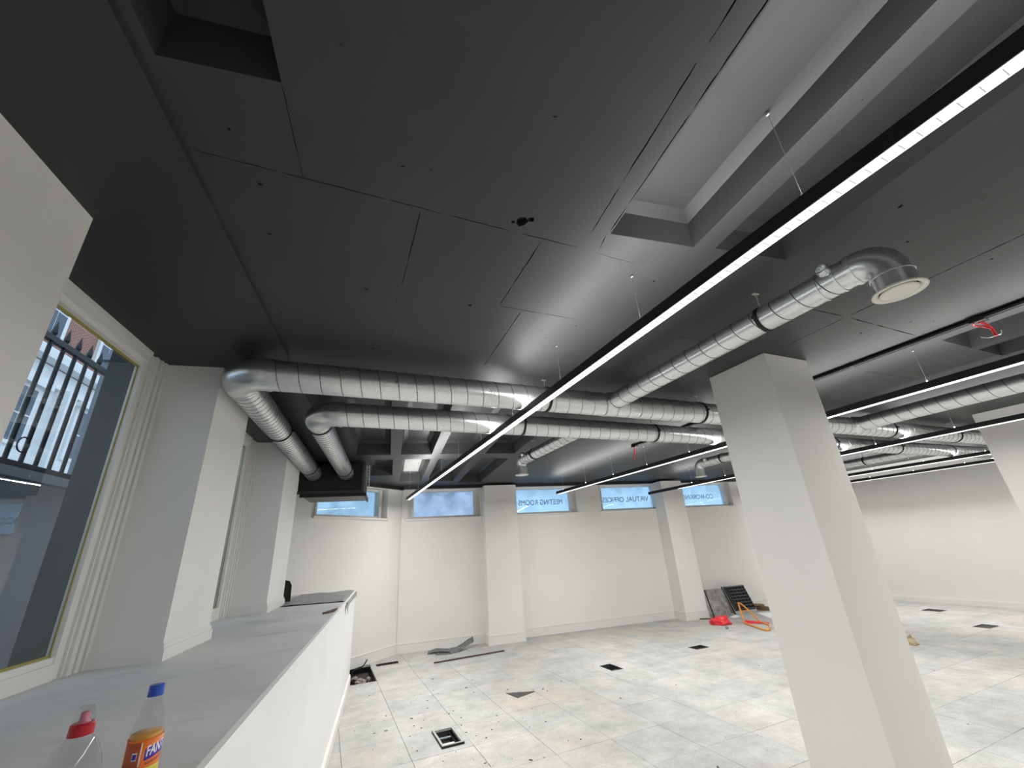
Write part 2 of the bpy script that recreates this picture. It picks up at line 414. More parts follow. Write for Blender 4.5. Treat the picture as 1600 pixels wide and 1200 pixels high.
for poly,d,k in allh:                                        # joints and pits: closed recesses in the slab itself
    if k == 'coffer': continue
    n = len(poly)
    cb.add([(x,y,C) for x,y in poly]+[(x,y,C+d) for x,y in poly], [(i,(i+1)%n,(i+1)%n+n,i+n) for i in range(n)]+[list(range(n,2*n))])
ceiling = struct('ceiling', cb, M_CEIL, label='black painted concrete soffit with coffers and joints', origin=(0,0,C))
for poly,d in coffers:
    c = (sum(p[0] for p in poly)/4, sum(p[1] for p in poly)/4); mb = MB()
    def ins(t): return [tuple((Vector(p)+((Vector(poly[(i+1)%4])-Vector(p)).normalized()+(Vector(poly[(i-1)%4])-Vector(p)).normalized())*t)) for i,p in enumerate(poly)]
    a, b_, e = poly, ins(.028), ins(.085)
    v = [(x,y,C) for x,y in a]+[(x,y,C+d-.035) for x,y in b_]+[(x,y,C+d) for x,y in e]
    mb.add(v, [(i,(i+1)%4,(i+1)%4+4,i+4) for i in range(4)]+[(i+4,(i+1)%4+4,(i+1)%4+8,i+8) for i in range(4)]+[(8,9,10,11)])
    build('coffer', mb, M_CEIL, ceiling)
mb = MB(); lbox(mb, -1.72, -.79, -5, 9.0, 1.398, 1.55); build('plaster_margin', mb, M_MARG, ceiling, LF)
mb = MB(); lbox(mb, -.79, -.775, -5, 3.05, 1.392, 1.42); build('edge_bead', mb, M_CEIL, ceiling, LF)
mb = MB(); lbox(mb, -2.1, 14.5, -7, 10.1, 1.78, 1.98); build('slab', mb, M_MARG, ceiling, LF)
mb = MB(); v = [LF(p) for p in ((.22,8.60,C+.14),(.49,8.60,C+.14),(.49,8.80,C+.10),(.22,8.80,C+.10))]
mb.add([LF(p) for p in ((.20,7.4,C+.192),(.50,7.4,C+.192),(.50,8.78,C+.192),(.20,8.78,C+.192),(.20,7.4,C+.197),(.50,7.4,C+.197),(.50,8.78,C+.197),(.20,8.78,C+.197))],
       [(0,3,2,1),(4,5,6,7),(0,1,5,4),(1,2,6,5),(2,3,7,6),(3,0,4,7)])
tag(build('plaster_patch', mb, M_PATCH, ceiling), 'bare pale plaster in one coffer')

# --- left wall with pilasters
LEDGE = -.49
mb = MB()
lbox(mb, -1.71,-1.65, -5.5, 6.4, -H, LEDGE); lbox(mb, -1.71,-1.65, -5.5, 6.4, 1.41, 1.6); lbox(mb, -1.71,-1.65, -5.5, -3.75, LEDGE, 1.41)
lbox(mb, -2.05,-1.65, 6.4, 8.3, -H, 1.6)
wall_left = struct('wall_left', mb, M_WALL, LF, 'white wall with deep window bays', origin=LF((-1.65,3,0)))
for y0,y1 in ((-2.2,-1.45),(.15,1.75),(3.29,4.0),(5.6,6.4)):
    mb = MB(); lbox(mb, -1.80,-1.268, y0, y1, -H, 1.6); pl = build('pilaster', mb, M_WALL, wall_left, LF)
    mb = MB()
    lbox(mb, -1.268,-1.248, y0-.02, y1+.02, LEDGE, LEDGE+.065); lbox(mb, -1.268,-1.256, y0-.012, y1+.012, LEDGE+.065, LEDGE+.085)
    lbox(mb, -1.268,-1.261, y0-.007, y1+.007, LEDGE+.085, LEDGE+.095)
    for s, yy in ((-1,y0),(1,y1)):
        lbox(mb, -1.64,-1.268, yy, yy+s*.02, LEDGE, LEDGE+.065); lbox(mb, -1.64,-1.268, yy, yy+s*.012, LEDGE+.065, LEDGE+.085)
    build('baseboard', mb, M_TRIM, pl, LF)
mb = MB()
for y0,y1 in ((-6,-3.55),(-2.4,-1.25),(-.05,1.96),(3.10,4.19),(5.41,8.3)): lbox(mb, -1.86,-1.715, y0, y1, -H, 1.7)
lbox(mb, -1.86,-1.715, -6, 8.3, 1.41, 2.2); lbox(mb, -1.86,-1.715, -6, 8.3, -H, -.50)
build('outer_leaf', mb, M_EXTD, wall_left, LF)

def bay_window(n, y0, y1, label):
    root = tag(thing('window_%d' % n, LF((-1.66,(y0+y1)/2,LEDGE+H)), label, None), kind='structure')
    zt = 1.396
    steps = ((0,.035,-1.615),(.035,.05,-1.632),(.05,.085,-1.622),(.085,.098,-1.636),(.098,.135,-1.628),(.135,.15,-1.645),(.15,.205,-1.66))
    for side in (0,1):
        mb = MB()
        for a,b,x in steps:
            ya, yb = (y0+a, y0+b) if side == 0 else (y1-b, y1-a)
            lbox(mb, -1.705, x, ya, yb, LEDGE, zt)
        build('architrave', mb, M_TRIM, root, LF)
    mb = MB()
    for a,b,x in ((0,.03,-1.62),(.03,.045,-1.64),(.045,.075,-1.63),(.075,.10,-1.655)): lbox(mb, -1.705, x, y0+.205, y1-.205, zt-b, zt-a)
    build('head_moulding', mb, M_TRIM, root, LF)
    mb = MB(); lbox(mb, -1.705,-1.645, y0+.205, y1-.205, LEDGE, LEDGE+.075); lbox(mb, -1.705,-1.665, y0+.205, y1-.205, LEDGE+.075, LEDGE+.105)
    build('bottom_rail', mb, M_TRIM, root, LF)
    g0,g1,h0,h1 = y0+.205, y1-.205, LEDGE+.105, zt-.10
    mb = MB()
    lbox(mb, -1.689,-1.684, g0, g0+.007, h0, h1); lbox(mb, -1.689,-1.684, g1-.007, g1, h0, h1)
    lbox(mb, -1.689,-1.684, g0, g1, h0, h0+.012); lbox(mb, -1.689,-1.684, g0, g1, h1-.016, h1)
    tag(build('glazing_tape', mb, M_GOLD, root, LF), 'yellow tape along the glass edge')
    mb = MB().add([(-1.69,g0,h0+H),(-1.69,g1,h0+H),(-1.69,g1,h1+H),(-1.69,g0,h1+H)], [(0,1,2,3)])
    build('pane', mb, M_PANE, root, LF)
bay_window(1, 1.75, 3.29, 'tall clear window nearest the bottles, looking out on railings')
bay_window(2, 4.0, 5.6, 'tall clear window glimpsed past the nearer white pilaster')
bay_window(8, -1.45, .15, 'assumed clear window behind the viewer, added for more daylight')  # this window and the next are unseen, added to raise the room's daylight
bay_window(9, -3.75, -2.2, 'assumed clear window in the rearmost bay, added for more daylight')

# --- diagonal wall
mb = MB(); T = .4
mb.box((-3.4,0,0),(.0,T,.71+H)); mb.box((-3.4,0,.71+H),(-2.2,T,C+.2)); mb.box((-.42,0,.71+H),(.30,T,C+.2)); mb.box((-2.2,0,1.33+H),(-.42,T,C+.2))
wall_d = struct('wall_diagonal', mb, M_WALL, DF, 'angled white corner wall behind the ledge')
def wall_window(n, xf, x0, x1, z0, z1, fr, gl, glassmat, label, text=None, tx=None):
    c = xf(((x0+x1)/2, 0, z0+H)); root = tag(thing('window_%d' % n, c, label, None), kind='structure')
    zz0, zz1 = z0+H, z1+H
    mb = MB()
    fw = fr
    mb.box((x0,.13,zz0),(x0+fw,.24,zz1)); mb.box((x1-fw,.13,zz0),(x1,.24,zz1))
    mb.box((x0+fw,.13,zz0),(x1-fw,.24,zz0+.05)); mb.box((x0+fw,.13,zz1-.045),(x1-fw,.24,zz1))
    k = .35*fw
    mb.box((x0+fw-.0,.10,zz0),(x0+fw-k,.14,zz1)); mb.box((x1-fw+.0,.10,zz0),(x1-fw+k,.14,zz1))
    build('frame', mb, M_TRIM, root, xf)
    mb = MB().box((x0-.05,-.045,zz0-.035),(x1+.05,.14,zz0+.004), .006); build('sill', mb, M_TRIM, root, xf)
    g0,g1,h0,h1 = x0+fw, x1-fw, zz0+.05, zz1-.045
    mb = MB().add([(g0,.19,h0),(g1,.19,h0),(g1,.19,h1),(g0,.19,h1)], [(0,1,2,3)])
    p = build('pane', mb, glassmat, root, xf)
    if text:
        cu = bpy.data.curves.new('text', 'FONT'); cu.body = text; cu.size = .16; cu.align_x = 'LEFT'
        to = bpy.data.objects.new('text', cu); COL.objects.link(to); bpy.context.view_layer.update()
        me = to.to_mesh(); vs_ = [v.co.copy() for v in me.vertices]; fs_ = [list(f.vertices) for f in me.polygons]
        wdt = max(v.x for v in vs_); hgt = max(v.y for v in vs_)
        a, b_, zc, hh = tx
        # applied on the street side: read from inside it runs right to left
        mb = MB().add([(b_-(v.x/wdt)*(b_-a), .186, zc+H+(v.y/hgt-.5)*hh) for v in vs_], fs_)
        to.to_mesh_clear(); bpy.data.objects.remove(to)
        tag(build('lettering', mb, M_LETT, p, xf), 'dark lettering seen in mirror writing')
    return root
wall_window(3, DF, -2.12, -.46, .73, 1.32, .10, None, M_FROST, 'small high window in the angled wall beside the black unit')

# --- far wall
YF = 9.65
def FF(p): return LF((p[0], YF+p[1], p[2]))
OP = [(.35,1.98),(2.70,4.39),(5.05,6.76),(7.42,9.08)]
ZW0, ZW1 = .72, 1.352
mb = MB()
mb.box((.22,0,0),(12.6,.4,ZW0+H-.03)); mb.box((.22,0,ZW1+H),(12.6,.4,C+.2))
xs = [.22]+[v for o in OP for v in o]+[12.6]
for i in range(0,len(xs),2): mb.box((xs[i],0,ZW0+H-.03),(xs[i+1],.4,ZW1+H))
wall_far = struct('wall_far', mb, M_WALL, FF, 'white end wall under a row of small high windows')
for x0,x1,d in ((2.01,2.755,.32),(6.59,7.19,.42)):
    mb = MB().box((x0,-d,0),(x1,0,1.36+H)); pl = build('pilaster', mb, M_WALL, wall_far, FF)
    mb = MB().box((x0-.02,-d-.02,0),(x1+.02,0,.145)); mb.box((x0-.011,-d-.011,.145),(x1+.011,0,.152)); mb.box((x0-.018,-d-.018,.152),(x1+.018,0,.172)); build('baseboard', mb, M_TRIM, pl, FF)
wall_window(4, FF, .35, 1.98, ZW0, ZW1, .13, None, M_MOTTLE, 'streaky blue window at the left end of the end wall, no lettering')
wall_window(5, FF, 2.70, 4.39, ZW0, ZW1, .13, None, M_FROST, 'frosted window lettered MEETING ROOMS in mirror writing', 'MEETING ROOMS', (2.95,4.10,1.0,.12))
wall_window(6, FF, 5.05, 6.76, ZW0, ZW1, .10, None, M_FROST, 'frosted window lettered VIRTUAL OFFICES in mirror writing', 'VIRTUAL OFFICES', (5.20,6.55,1.0,.12))
wall_window(7, FF, 7.42, 9.08, ZW0, ZW1, .15, None, M_FROST, 'frosted window lettered CO-WORKING in mirror writing', 'CO-WORKING', (7.62,8.62,1.0,.12))
mb = MB()
for a,b in ((.24,1.99),(2.775,6.57),(7.21,12.4)): mb.box((a,-.02,0),(b,0,.145)); mb.box((a,-.012,.145),(b,0,.152)); mb.box((a,-.018,.152),(b,0,.172))
struct('baseboard_far', mb, M_TRIM, FF, 'white baseboard along the end wall')
mb = MB(); mb.box((-3.0,-.02,0),(.0,0,.145)); mb.box((-3.0,-.012,.145),(0,0,.152)); mb.box((-3.0,-.018,.152),(0,0,.172))
struct('baseboard_diagonal', mb, M_TRIM, DF, 'white baseboard along the angled corner wall')
mb = MB(); mb.box((.24,-.10,1.352+H),(12.4,0,C)); struct('shadow_strip_1', mb, M_BLACK, FF, 'black strip standing in for the shadow gap between end wall and soffit')  # black box stands in for the dark shadow gap under the soffit
mb = MB(); mb.box((-2.6,-.06,1.34+H),(0,0,C)); struct('shadow_strip_2', mb, M_BLACK, DF, 'black strip standing in for the shadow gap between angled wall and soffit')  # the same shadow gap as a black box, along the angled wall

# --- right and back walls
mb = MB().box((13.15,-4.3,0),(13.5,9.0,C+.2)); struct('wall_right', mb, M_WALL, label='plain white side wall beyond the columns')
mb = MB(); mb.box((13.13,-4,0),(13.15,8.1,.10)); mb.box((13.137,-4,.10),(13.15,8.1,.12)); struct('baseboard_right', mb, M_TRIM, label='white baseboard along the side wall')
mb = MB().box((-3.2,-4.4,0),(13.5,-4.0,C+.2)); struct('wall_back', mb, M_WALL, label='white wall behind the viewer')

# --- floor: subfloor, and the access tiles on it
mb = MB().box((-3,-4.4,-.26),(13.5,10.6,-.13)); floor = struct('floor', mb, M_VOID, label='dusty pale access floor of square tiles', origin=(0,0,0))
TX, TY, TS, TT = .926, .06, .6, .034
BOXES = [  # x0,x1,y0,y1, kind, label
    (1.235,1.45,4.955,5.385,'open','open floor box nearest the ledge, bare metal frame stood proud'),
    (4.08,4.28,6.11,6.45,'hole','sunken floor box opening in the middle of the floor'),
    (5.93,6.215,6.27,6.48,'hole','sunken floor box opening nearest the red bag'),
    (11.92,12.2,5.5,5.82,'flat','dark floor box opening close to the side wall'),
    (10.62,10.96,4.29,4.52,'flat','dark floor box opening right of the tan cardboard scrap'),
    (1.02,1.40,8.79,8.965,'grille','slim dark floor grille beside the missing floor tile')]
missing = {(-1,13),(-1,14)}
def tilemesh(gap=.0016):
    mb = MB(); h_ = TS/2-gap; b = .002
    mb.add([(-h_,-h_,-TT),(h_,-h_,-TT),(h_,h_,-TT),(-h_,h_,-TT),(-h_,-h_,-b),(h_,-h_,-b),(h_,h_,-b),(-h_,h_,-b),(-h_+b,-h_+b,0),(h_-b,-h_+b,0),(h_-b,h_-b,0),(-h_+b,h_-b,0)],
           [(3,2,1,0)]+[(i,(i+1)%4,(i+1)%4+4,i+4) for i in range(4)]+[(i+4,(i+1)%4+4,(i+1)%4+8,i+8) for i in range(4)]+[(8,9,10,11)])
    return mb
proto = None; cand = []; rest = MB()
for i in range(-5, 21):
    for j in range(-7, 17):
        x0, y0 = TX+i*TS, TY+j*TS; cx, cy = x0+.3, y0+.3
        if (i,j) in missing or cx > 13.3 or cy < -4.2: continue
        l = toL(cx,cy)
        if l[0] < -1.3 or l[1] > 9.95: continue
        cuts = [b for b in BOXES if b[0] >= x0-.01 and b[1] <= x0+TS+.01 and b[2] >= y0-.01 and b[3] <= y0+TS+.01]
        px = [project((x0+a,y0+b,0)) for a in (0,.6) for b in (0,.6)]
        vis = any(p and -5 < p[0] < 1605 and 900 < p[1] < 1230 for p in px) and l[0] > -.85
        cand.append((sqrt(cx*cx+cy*cy), i, j, cx, cy, x0, y0, cuts, vis))
cand.sort(); nt = 0
for d, i, j, cx, cy, x0, y0, cuts, vis in cand:
    dz = random.uniform(-.0008,.0008)
    if cuts:
        b = cuts[0]; g = .0016; mb = MB()
        X0,X1,Y0,Y1 = x0+g,x0+TS-g,y0+g,y0+TS-g
        for q in ((X0,X1,Y0,b[2]),(X0,X1,b[3],Y1),(X0,b[0],b[2],b[3]),(b[1],X1,b[2],b[3])):
            if q[1]-q[0] > .001 and q[3]-q[2] > .001: mb.box((q[0],q[2],-TT),(q[1],q[3],0))
        build('floor_tile', mb, M_TILE, floor); nt += 1
    elif vis and nt < 292:
        if proto is None:
            proto = build('floor_tile', tilemesh(), M_TILE, floor); o = proto
        else:
            o = proto.copy(); COL.objects.link(o); o.parent = floor
        o.location = (cx, cy, dz); nt += 1
    else:
        rest.add([v+Vector((cx,cy,dz)) for v in tilemesh().v], tilemesh().f)
tag(build('floor_tile', rest, M_TILE, floor), kind='stuff')

# ------------------------------------------------------------------ ledge and columns
mb = MB()
def fx(y): return -.445 - (y-1.5)*.0081
top = [(fx(-4.0),-4.0),(fx(7.9),7.9),(-1.40,7.98),(-1.645,7.80),(-1.645,6.42),(-1.645,-3.9)]
root = thing('window_ledge', LF((-1,3,0)), 'long boxed-in white window ledge with dusty grey top', 'ledge')
mb.prism(top, LEDGE+H-.03, LEDGE+H); build('ledge_top', mb, M_LEDGE, root, LF)
mb = MB(); a = [(fx(-4)-.006,-4.0),(fx(7.9)-.006,7.9),(fx(7.9)-.05,7.9),(fx(-4)-.05,-4.0)]; mb.prism(a, 0, LEDGE+H-.03)
mb.prism([(fx(7.9)-.006,7.9),(fx(7.9)-.006,7.86),(-1.44,7.90),(-1.40,7.96)], 0, LEDGE+H-.03)
build('front_panel', mb, M_FRONT, root, LF)
mb = MB(); mb.prism([(fx(-4)+.003,-4.0),(fx(7.9)+.003,7.9),(fx(7.9)-.02,7.9),(fx(-4)-.02,-4.0)], LEDGE+H-.032, LEDGE+H+.004); build('edge_nosing', mb, M_FRONT, root, LF)
mb = MB(); mb.prism([(fx(-4)+.014,-4.0),(fx(7.9)+.014,7.9),(fx(7.9)-.01,7.9),(fx(-4)-.01,-4.0)], .002, .12)
mb.prism([(fx(-4)+.006,-4.0),(fx(7.9)+.006,7.9),(fx(7.9)-.01,7.9),(fx(-4)-.01,-4.0)], .12, .14); build('baseboard', mb, M_TRIM, root, LF)

for x,y,lab in ((3.27,2.022,'square white column nearest the viewer, full height in view'),(8.583,2.07,'square white column cut by the right picture edge')):
    mb = MB().box((x,y,0),(x+.575,y+.578,C), .004)
    tag(build('square_column', mb, M_COL), lab, 'column', 'square white columns')

# ------------------------------------------------------------------ linear luminaires
ZT, ZB = 1.105+H, 1.040+H
def track(x, y0, y1, label, cables, blades=False, spill=1.0, beam=1.0, blank=0):
    w = .029; L_ = y1-y0; yc = (y0+y1)/2
    root = thing('linear_light', (x, yc, ZB), label, 'light', 'suspended linear lights')
    mb = MB()
    mb.box((x-w,y0,ZB+.006),(x-w+.004,y1,ZT)); mb.box((x+w-.004,y0,ZB+.006),(x+w,y1,ZT)); mb.box((x-w+.004,y0+.004,ZT-.022),(x+w-.004,y1-.004,ZT-.018))
    mb.box((x-w,y0-.004,ZB+.001),(x+w,y0,ZT)); mb.box((x-w,y1,ZB+.001),(x+w,y1+.004,ZT))
    build('housing', mb, M_BLACK, root)
    mb = MB().box((x-w+.0045,y0+.005,ZB+.014),(x+w-.0045,y1-.005-blank,ZB+.020)); df = build('diffuser', mb, M_DIFF, root)
    mb = MB().box((x-w+.0045,y0+.005,ZT-.017),(x+w-.0045,y1-.005-blank,ZT-.012)); tag(build('uplight_diffuser', mb, M_DIFF, root))
    mb = MB()
    for s in (-1,1): mb.box((x+s*(w-.006)-.0018,y0+.01,ZB),(x+s*(w-.006)+.0018,y1-.01-blank,ZB+.012))
    lv = build('louver', mb, M_LENS, root)
    if blades:
        y = .06; pr = None
        while y < 6.5:
            if pr is None:
                pr = MB().box((-w+.0082,-.0013,.0005),(w-.0082,.0013,.0095)); me = build('louver_blade', MB().add([v+Vector((x,y,ZB)) for v in pr.v], pr.f), M_LOUV, lv); first = y; o = me
            else:
                o = me.copy(); COL.objects.link(o); o.parent = lv; o.location = (0, y-first, 0)
            y += .0445
    for cy in cables:
        zc = C
        for poly,d in coffers:
            if inpoly((x,cy), poly): zc = C+d
        if zc > C: zc -= .01
        mb = MB().sweep([(x,cy,ZT-.015),(x,cy,zc)], .0014, 6); cbl = build('suspension_wire', mb, M_STEEL, root)
        mb = MB().lathe([(.0,0),(.006,0),(.006,.02),(.003,.03),(0,.03)], (x,cy,ZT-.002), 8); mb.lathe([(0,-.012),(.008,-.012),(.008,0),(0,0)], (x,cy,zc), 8)
        mb.box((x-.02,cy-.01,ZT-.018),(x+.02,cy+.01,ZT-.002))
        build('wire_gripper', mb, M_STEEL, cbl)
    for nm, z, rx, en, spr in (('beam', ZB-.002, 0, BEAM_W*beam, 90), ('spill', ZB-.003, 0, WIDE_W*spill, 178), ('uplight', ZT+.002, pi, UP_W, 178)):
        ld = bpy.data.lights.new(nm, 'AREA'); ld.shape = 'RECTANGLE'; ld.size = .040; ld.size_y = L_-.02-blank
        ld.energy = en*(L_-blank); ld.color = (1,.99,.972); ld.spread = radians(spr)
        lo = bpy.data.objects.new(nm, ld); COL.objects.link(lo); lo.parent = root
        lo.location = (0,-blank/2,z-ZB); lo.rotation_euler = (rx,0,0)
    return root
cab = [.6+.9*k for k in range(-4,10) if .6+.9*k > -2.4]
track(1.475, -2.6, 8.89, 'bright suspended linear light crossing the whole picture, nearest the ledge', [y for y in cab if y < 8.85], True)
cab2 = [1.588+.905*k for k in range(-4,8)]
track(4.63, -2.6, 8.2, 'second suspended linear light from the ledge, running behind the near column', [y for y in cab2 if -2.4 < y < 8.1])
track(7.42, -2.6, 8.45, 'third suspended linear light from the ledge', [y for y in cab2 if -2.4 < y < 8.3], spill=.75, blank=1.0)
track(10.84, -2.6, 7.9, 'fourth suspended linear light from the ledge', [y for y in cab2 if -2.4 < y < 7.8], spill=.6)
track(12.5, -2.6, 7.6, 'suspended linear light closest to the side wall', [y for y in cab2 if -2.4 < y < 7.5], spill=.0, beam=.8)

# ------------------------------------------------------------------ ducts
ZD = 1.22+H
def arc(c, u, v, r, a0, a1, n=12):
    c = Vector(c); u = Vector(u); v = Vector(v)
    return [c+u*r*cos(a0+(a1-a0)*i/n)+v*r*sin(a0+(a1-a0)*i/n) for i in range(n+1)]
def straight(root, p, q, r, pitch=.135, n=32):
    p = Vector(p); q = Vector(q); d = (q-p); L_ = d.length; d.normalize()
    mb = MB().sweep([p,q], r, n, cap=False); sec = build('duct_section', mb, M_GALV, root)
    u = Vector((0,0,1)); w = d.cross(u).normalized(); u = w.cross(d); m = int(L_/pitch*20)
    vs_ = []
    for i in range(m+1):
        t = i/20*2*pi; s = L_*i/m; e = u*cos(t)+w*sin(t)
        vs_ += [p+d*(s-.0045)+e*(r-.0008), p+d*s+e*(r+.0036), p+d*(s+.0045)+e*(r-.0008)]
    mb = MB().add(vs_, [f for i in range(m) for f in ((3*i,3*i+1,3*i+4,3*i+3),(3*i+1,3*i+2,3*i+5,3*i+4))])
    build('spiral_seam', mb, M_SEAM, sec); return sec
def clamp(root, c, axis, r, hang=True, off=0):
    c = Vector(c)
    mb = MB().ring(c, axis, r+.001, .022, .006); ax = Vector(axis).normalized(); w = ax.cross(Vector((0,0,1))).normalized()
    for s in (-1,1): mb.box(c+w*s*(r+.017)-Vector((.010,.010,.008)), c+w*s*(r+.017)+Vector((.010,.010,.008)))
    k = build('pipe_clamp', mb, M_BLK2, root)
    if hang:
        mb = MB().sweep([c+Vector((0,0,r)),(c.x,c.y,C)], .005, 8)
        mb.box((c.x-.022,c.y-.012,C-.006),(c.x+.022,c.y+.012,C)); build('hanger_rod', mb, M_STEEL, k)
def collar(root, c, axis, r, w=.03, name='joint_collar'):
    build(name, MB().ring(c, axis, r, w, .004), M_GALV, root)

R1 = .11
# main duct 1: from the black unit along the wall, elbow, then across the room
A1 = LF((-1.085,3.45,ZD)); E1 = LF((-1.145,6.765,ZD))
ld = (E1-A1).normalized(); Y1 = 3.05
root = thing('spiral_duct', (5, Y1, ZD-R1), 'large galvanised spiral duct nearer the viewer, elbowed to the black unit', 'duct', 'main spiral ducts')
# elbow between direction -x (arriving) and ld
cx = A1.x
Re = .19
P1 = Vector((cx, Y1, ZD)) ; P1.x = (A1 + ld*((Y1-A1.y)/ld.y)).x       # corner of the axes
ea = Vector((1,0,0)); eb = ld
half = math.acos(ea.dot(eb))/2; tl = Re/math.tan(half)
def fillet(P, ea, eb, R, n=12):
    h_ = math.acos(max(-1,min(1,ea.dot(eb))))/2; t = R/math.tan(h_); a = P+ea*t; b = P+eb*t
    c = P+(ea+eb).normalized()*(R/sin(h_)); ua = (a-c).normalized(); ub = (b-c)
    vb = (ub-ua*ub.dot(ua)).normalized(); ang = pi-2*h_
    return [c+ua*R*cos(ang*i/n)+vb*R*sin(ang*i/n) for i in range(n+1)]
pts = fillet(P1, ea, eb, Re); pts = [pts[0]+ea*.02]+pts+[pts[-1]+eb*.02]
build('elbow', MB().sweep(pts, R1+.003, 36, cap=False), M_GALV, root)
straight(root, pts[0], (12.6,Y1,ZD), R1); straight(root, pts[-1], E1, R1, .075)
collar(root, pts[0], ea, R1+.002); collar(root, pts[-1], eb, R1+.002)
for s in (.34,.86): clamp(root, pts[-1].lerp(E1, s), ld, R1)
for x in (1.70,3.55,5.4,7.1,8.9,10.6): clamp(root, (x,Y1,ZD), (1,0,0), R1, True)
for x in (2.32,2.72): collar(root, (x,Y1,ZD), (1,0,0), R1+.001, .02)

# main duct 2
R2 = .108; Y2 = 3.86
A2 = LF((-.695,4.3,ZD)); E2 = LF((-.69,6.765,ZD)); ld2 = (E2-A2).normalized()
root2 = thing('spiral_duct', (5, Y2, ZD-R2), 'galvanised spiral duct farther from the viewer, parallel to the larger one', 'duct', 'main spiral ducts')
P2 = A2+ld2*((Y2-A2.y)/ld2.y); pts2 = fillet(P2, ea, ld2, .18); pts2 = [pts2[0]+ea*.02]+pts2+[pts2[-1]+ld2*.02]
build('elbow', MB().sweep(pts2, R2+.003, 36, cap=False), M_GALV, root2)
straight(root2, pts2[0], (12.6,Y2,ZD), R2); straight(root2, pts2[-1], E2, R2, .075)
collar(root2, pts2[0], ea, R2+.002); collar(root2, pts2[-1], ld2, R2+.002)
for s in (.04,.88): clamp(root2, pts2[-1].lerp(E2, s), ld2, R2)
for x in (1.82,3.62,5.45,7.2,9.0,10.8): clamp(root2, (x,Y2,ZD), (1,0,0), R2)

def valve(root, c, r=.10):
    c = Vector(c)
    mb = MB().lathe([(r*.66,.028),(r*.98,.012),(r,.004),(r*.98,0),(r*.80,.004),(r*.73,.012),(r*.66,.02),(r*.66,.028)], c, 40); v = build('air_valve', mb, M_VALVE, root)
    mb = MB().lathe([(0,.016),(r*.60,.016),(r*.695,.006),(r*.69,.002),(r*.6,-.001),(0,.000)], c, 40); build('valve_disc', mb, M_VALVE, v)
    mb = MB().lathe([(r*.74,.016),(r*.64,.016),(r*.64,.022),(r*.74,.022),(r*.74,.016)], c, 32); build('valve_gap', mb, M_BLK2, v)
def damper(root, c, side, r):
    c = Vector(c); s = Vector(side).normalized(); mb = MB().ring(c+s*.018, s, .028, .036, .005, 20); d = build('damper_collar', mb, M_GALV, root)
    mb = MB().sweep([c+s*.004, c+s*.012], .028, 20); mb.bar(c+s*.016-Vector((0,.022,0)), c+s*.016+Vector((0,.022,0)), .006, .008, s); build('damper_lever', mb, M_GALV, d)
def branch(label, x, ym, y1, s, r, rv, clamps, zv, damp=True):
    # from a main duct at ym towards y1 (s = direction in y), then down to a valve at height zv
    root = thing('branch_duct', (x, (ym+y1)/2, ZD-r), label, 'duct', 'branch ducts')
    e = Vector((0,s,0)); P = Vector((x,y1,ZD)); f = fillet(P, -e, Vector((0,0,-1)), r*1.35, 12)
    f = [f[0]-e*.015]+f+[f[-1]-Vector((0,0,.012))]
    ys = ym+s*.095
    straight(root, (x,ys,ZD), f[0], r, .135, 28)
    build('elbow', MB().sweep(f, r+.003, 32, cap=False), M_GALV, root)
    build('saddle_tee', MB().sweep([(x,ym+s*.06,ZD),(x,ym+s*.115,ZD),(x,ym+s*.14,ZD)], [r+.03,r+.008,r+.003], 28, cap=False), M_GALV, root)
    zb = f[-1].z
    build('valve_spigot', MB().sweep([(x,y1,zb),(x,y1,zv+.012)], r+.006, 32, cap=False), M_GALV, root)
    collar(root, (x,y1,zb-.004), (0,0,1), r+.005, .012); collar(root, f[0], e, r+.003, .02)
    valve(root, (x,y1,zv), rv)
    if damp:
        damper(root, f[0]-e*.10+Vector((-r*.75,0,r*.55)), (-.75,0,.35), r); collar(root, f[0]-e*.07, e, r+.001, .012)
        collar(root, f[0]-e*.16, e, r+.001, .012)
    for cy in clamps: clamp(root, (x,cy,ZD), (0,1,0), r)
branch('spiral branch duct above the near column, ending in the nearest round air valve', 2.375, Y1, .765, -1, .078, .105, (1.40,), 1.005+H)
branch('short branch duct beyond both mains, its valve left of the MEETING ROOMS window', 2.60, Y2, 5.62, 1, .075, .10, (5.15,), 1.0+H)
branch('branch duct beyond both mains, its valve left of the near column', 6.16, Y2, 5.58, 1, .075, .10, (5.05,), .99+H)
branch('branch duct right of the near column, coming toward the viewer', 6.25, Y1, .765, -1, .088, .105, (1.40,), 1.005+H)
branch('far branch duct beyond both mains, right of the near column', 10.05, Y2, 5.6, 1, .075, .10, (4.9,), .99+H)

# ------------------------------------------------------------------ fan coil unit
root = thing('fan_coil_unit', LF((-.88,7.1,.93+H)), 'black ceiling unit that both large ducts feed, in the corner', 'air unit')
def ub(name, m, *bx):
    mb = MB()
    for b in bx: lbox(mb, *b)
    return build(name, mb, m, root, LF)
ub('casing', M_CAB, (-1.335,-.445,6.77,7.75,.945,1.365))
ub('front_flange', M_GREYM, (-1.345,-.435,6.745,6.775,.915,.955), (-.455,-.432,6.745,6.775,.955,1.35))
ub('bottom_tray', M_GREYM, (-1.27,-.40,6.72,7.5,.885,.912))
ub('tray_lip', M_BLK2, (-1.29,-.38,6.70,6.72,.862,.915), (-.40,-.38,6.72,7.5,.862,.915))
ub('side_panel', M_GREYM, (-.445,-.425,6.82,7.7,.96,1.30))
mb = MB()
for k in range(7):
    y = 6.85+k*.035; mb.bar((-.40,y,1.33+H-k*.04),(-.36,y+.03,1.31+H-k*.04), .008)
mb.bar((-.40,6.84,1.35+H),(-.40,7.10,1.05+H), .012); mb.bar((-.36,6.84,1.35+H),(-.36,7.10,1.05+H), .012)
build('slotted_bracket', mb, M_STEEL, root, LF)
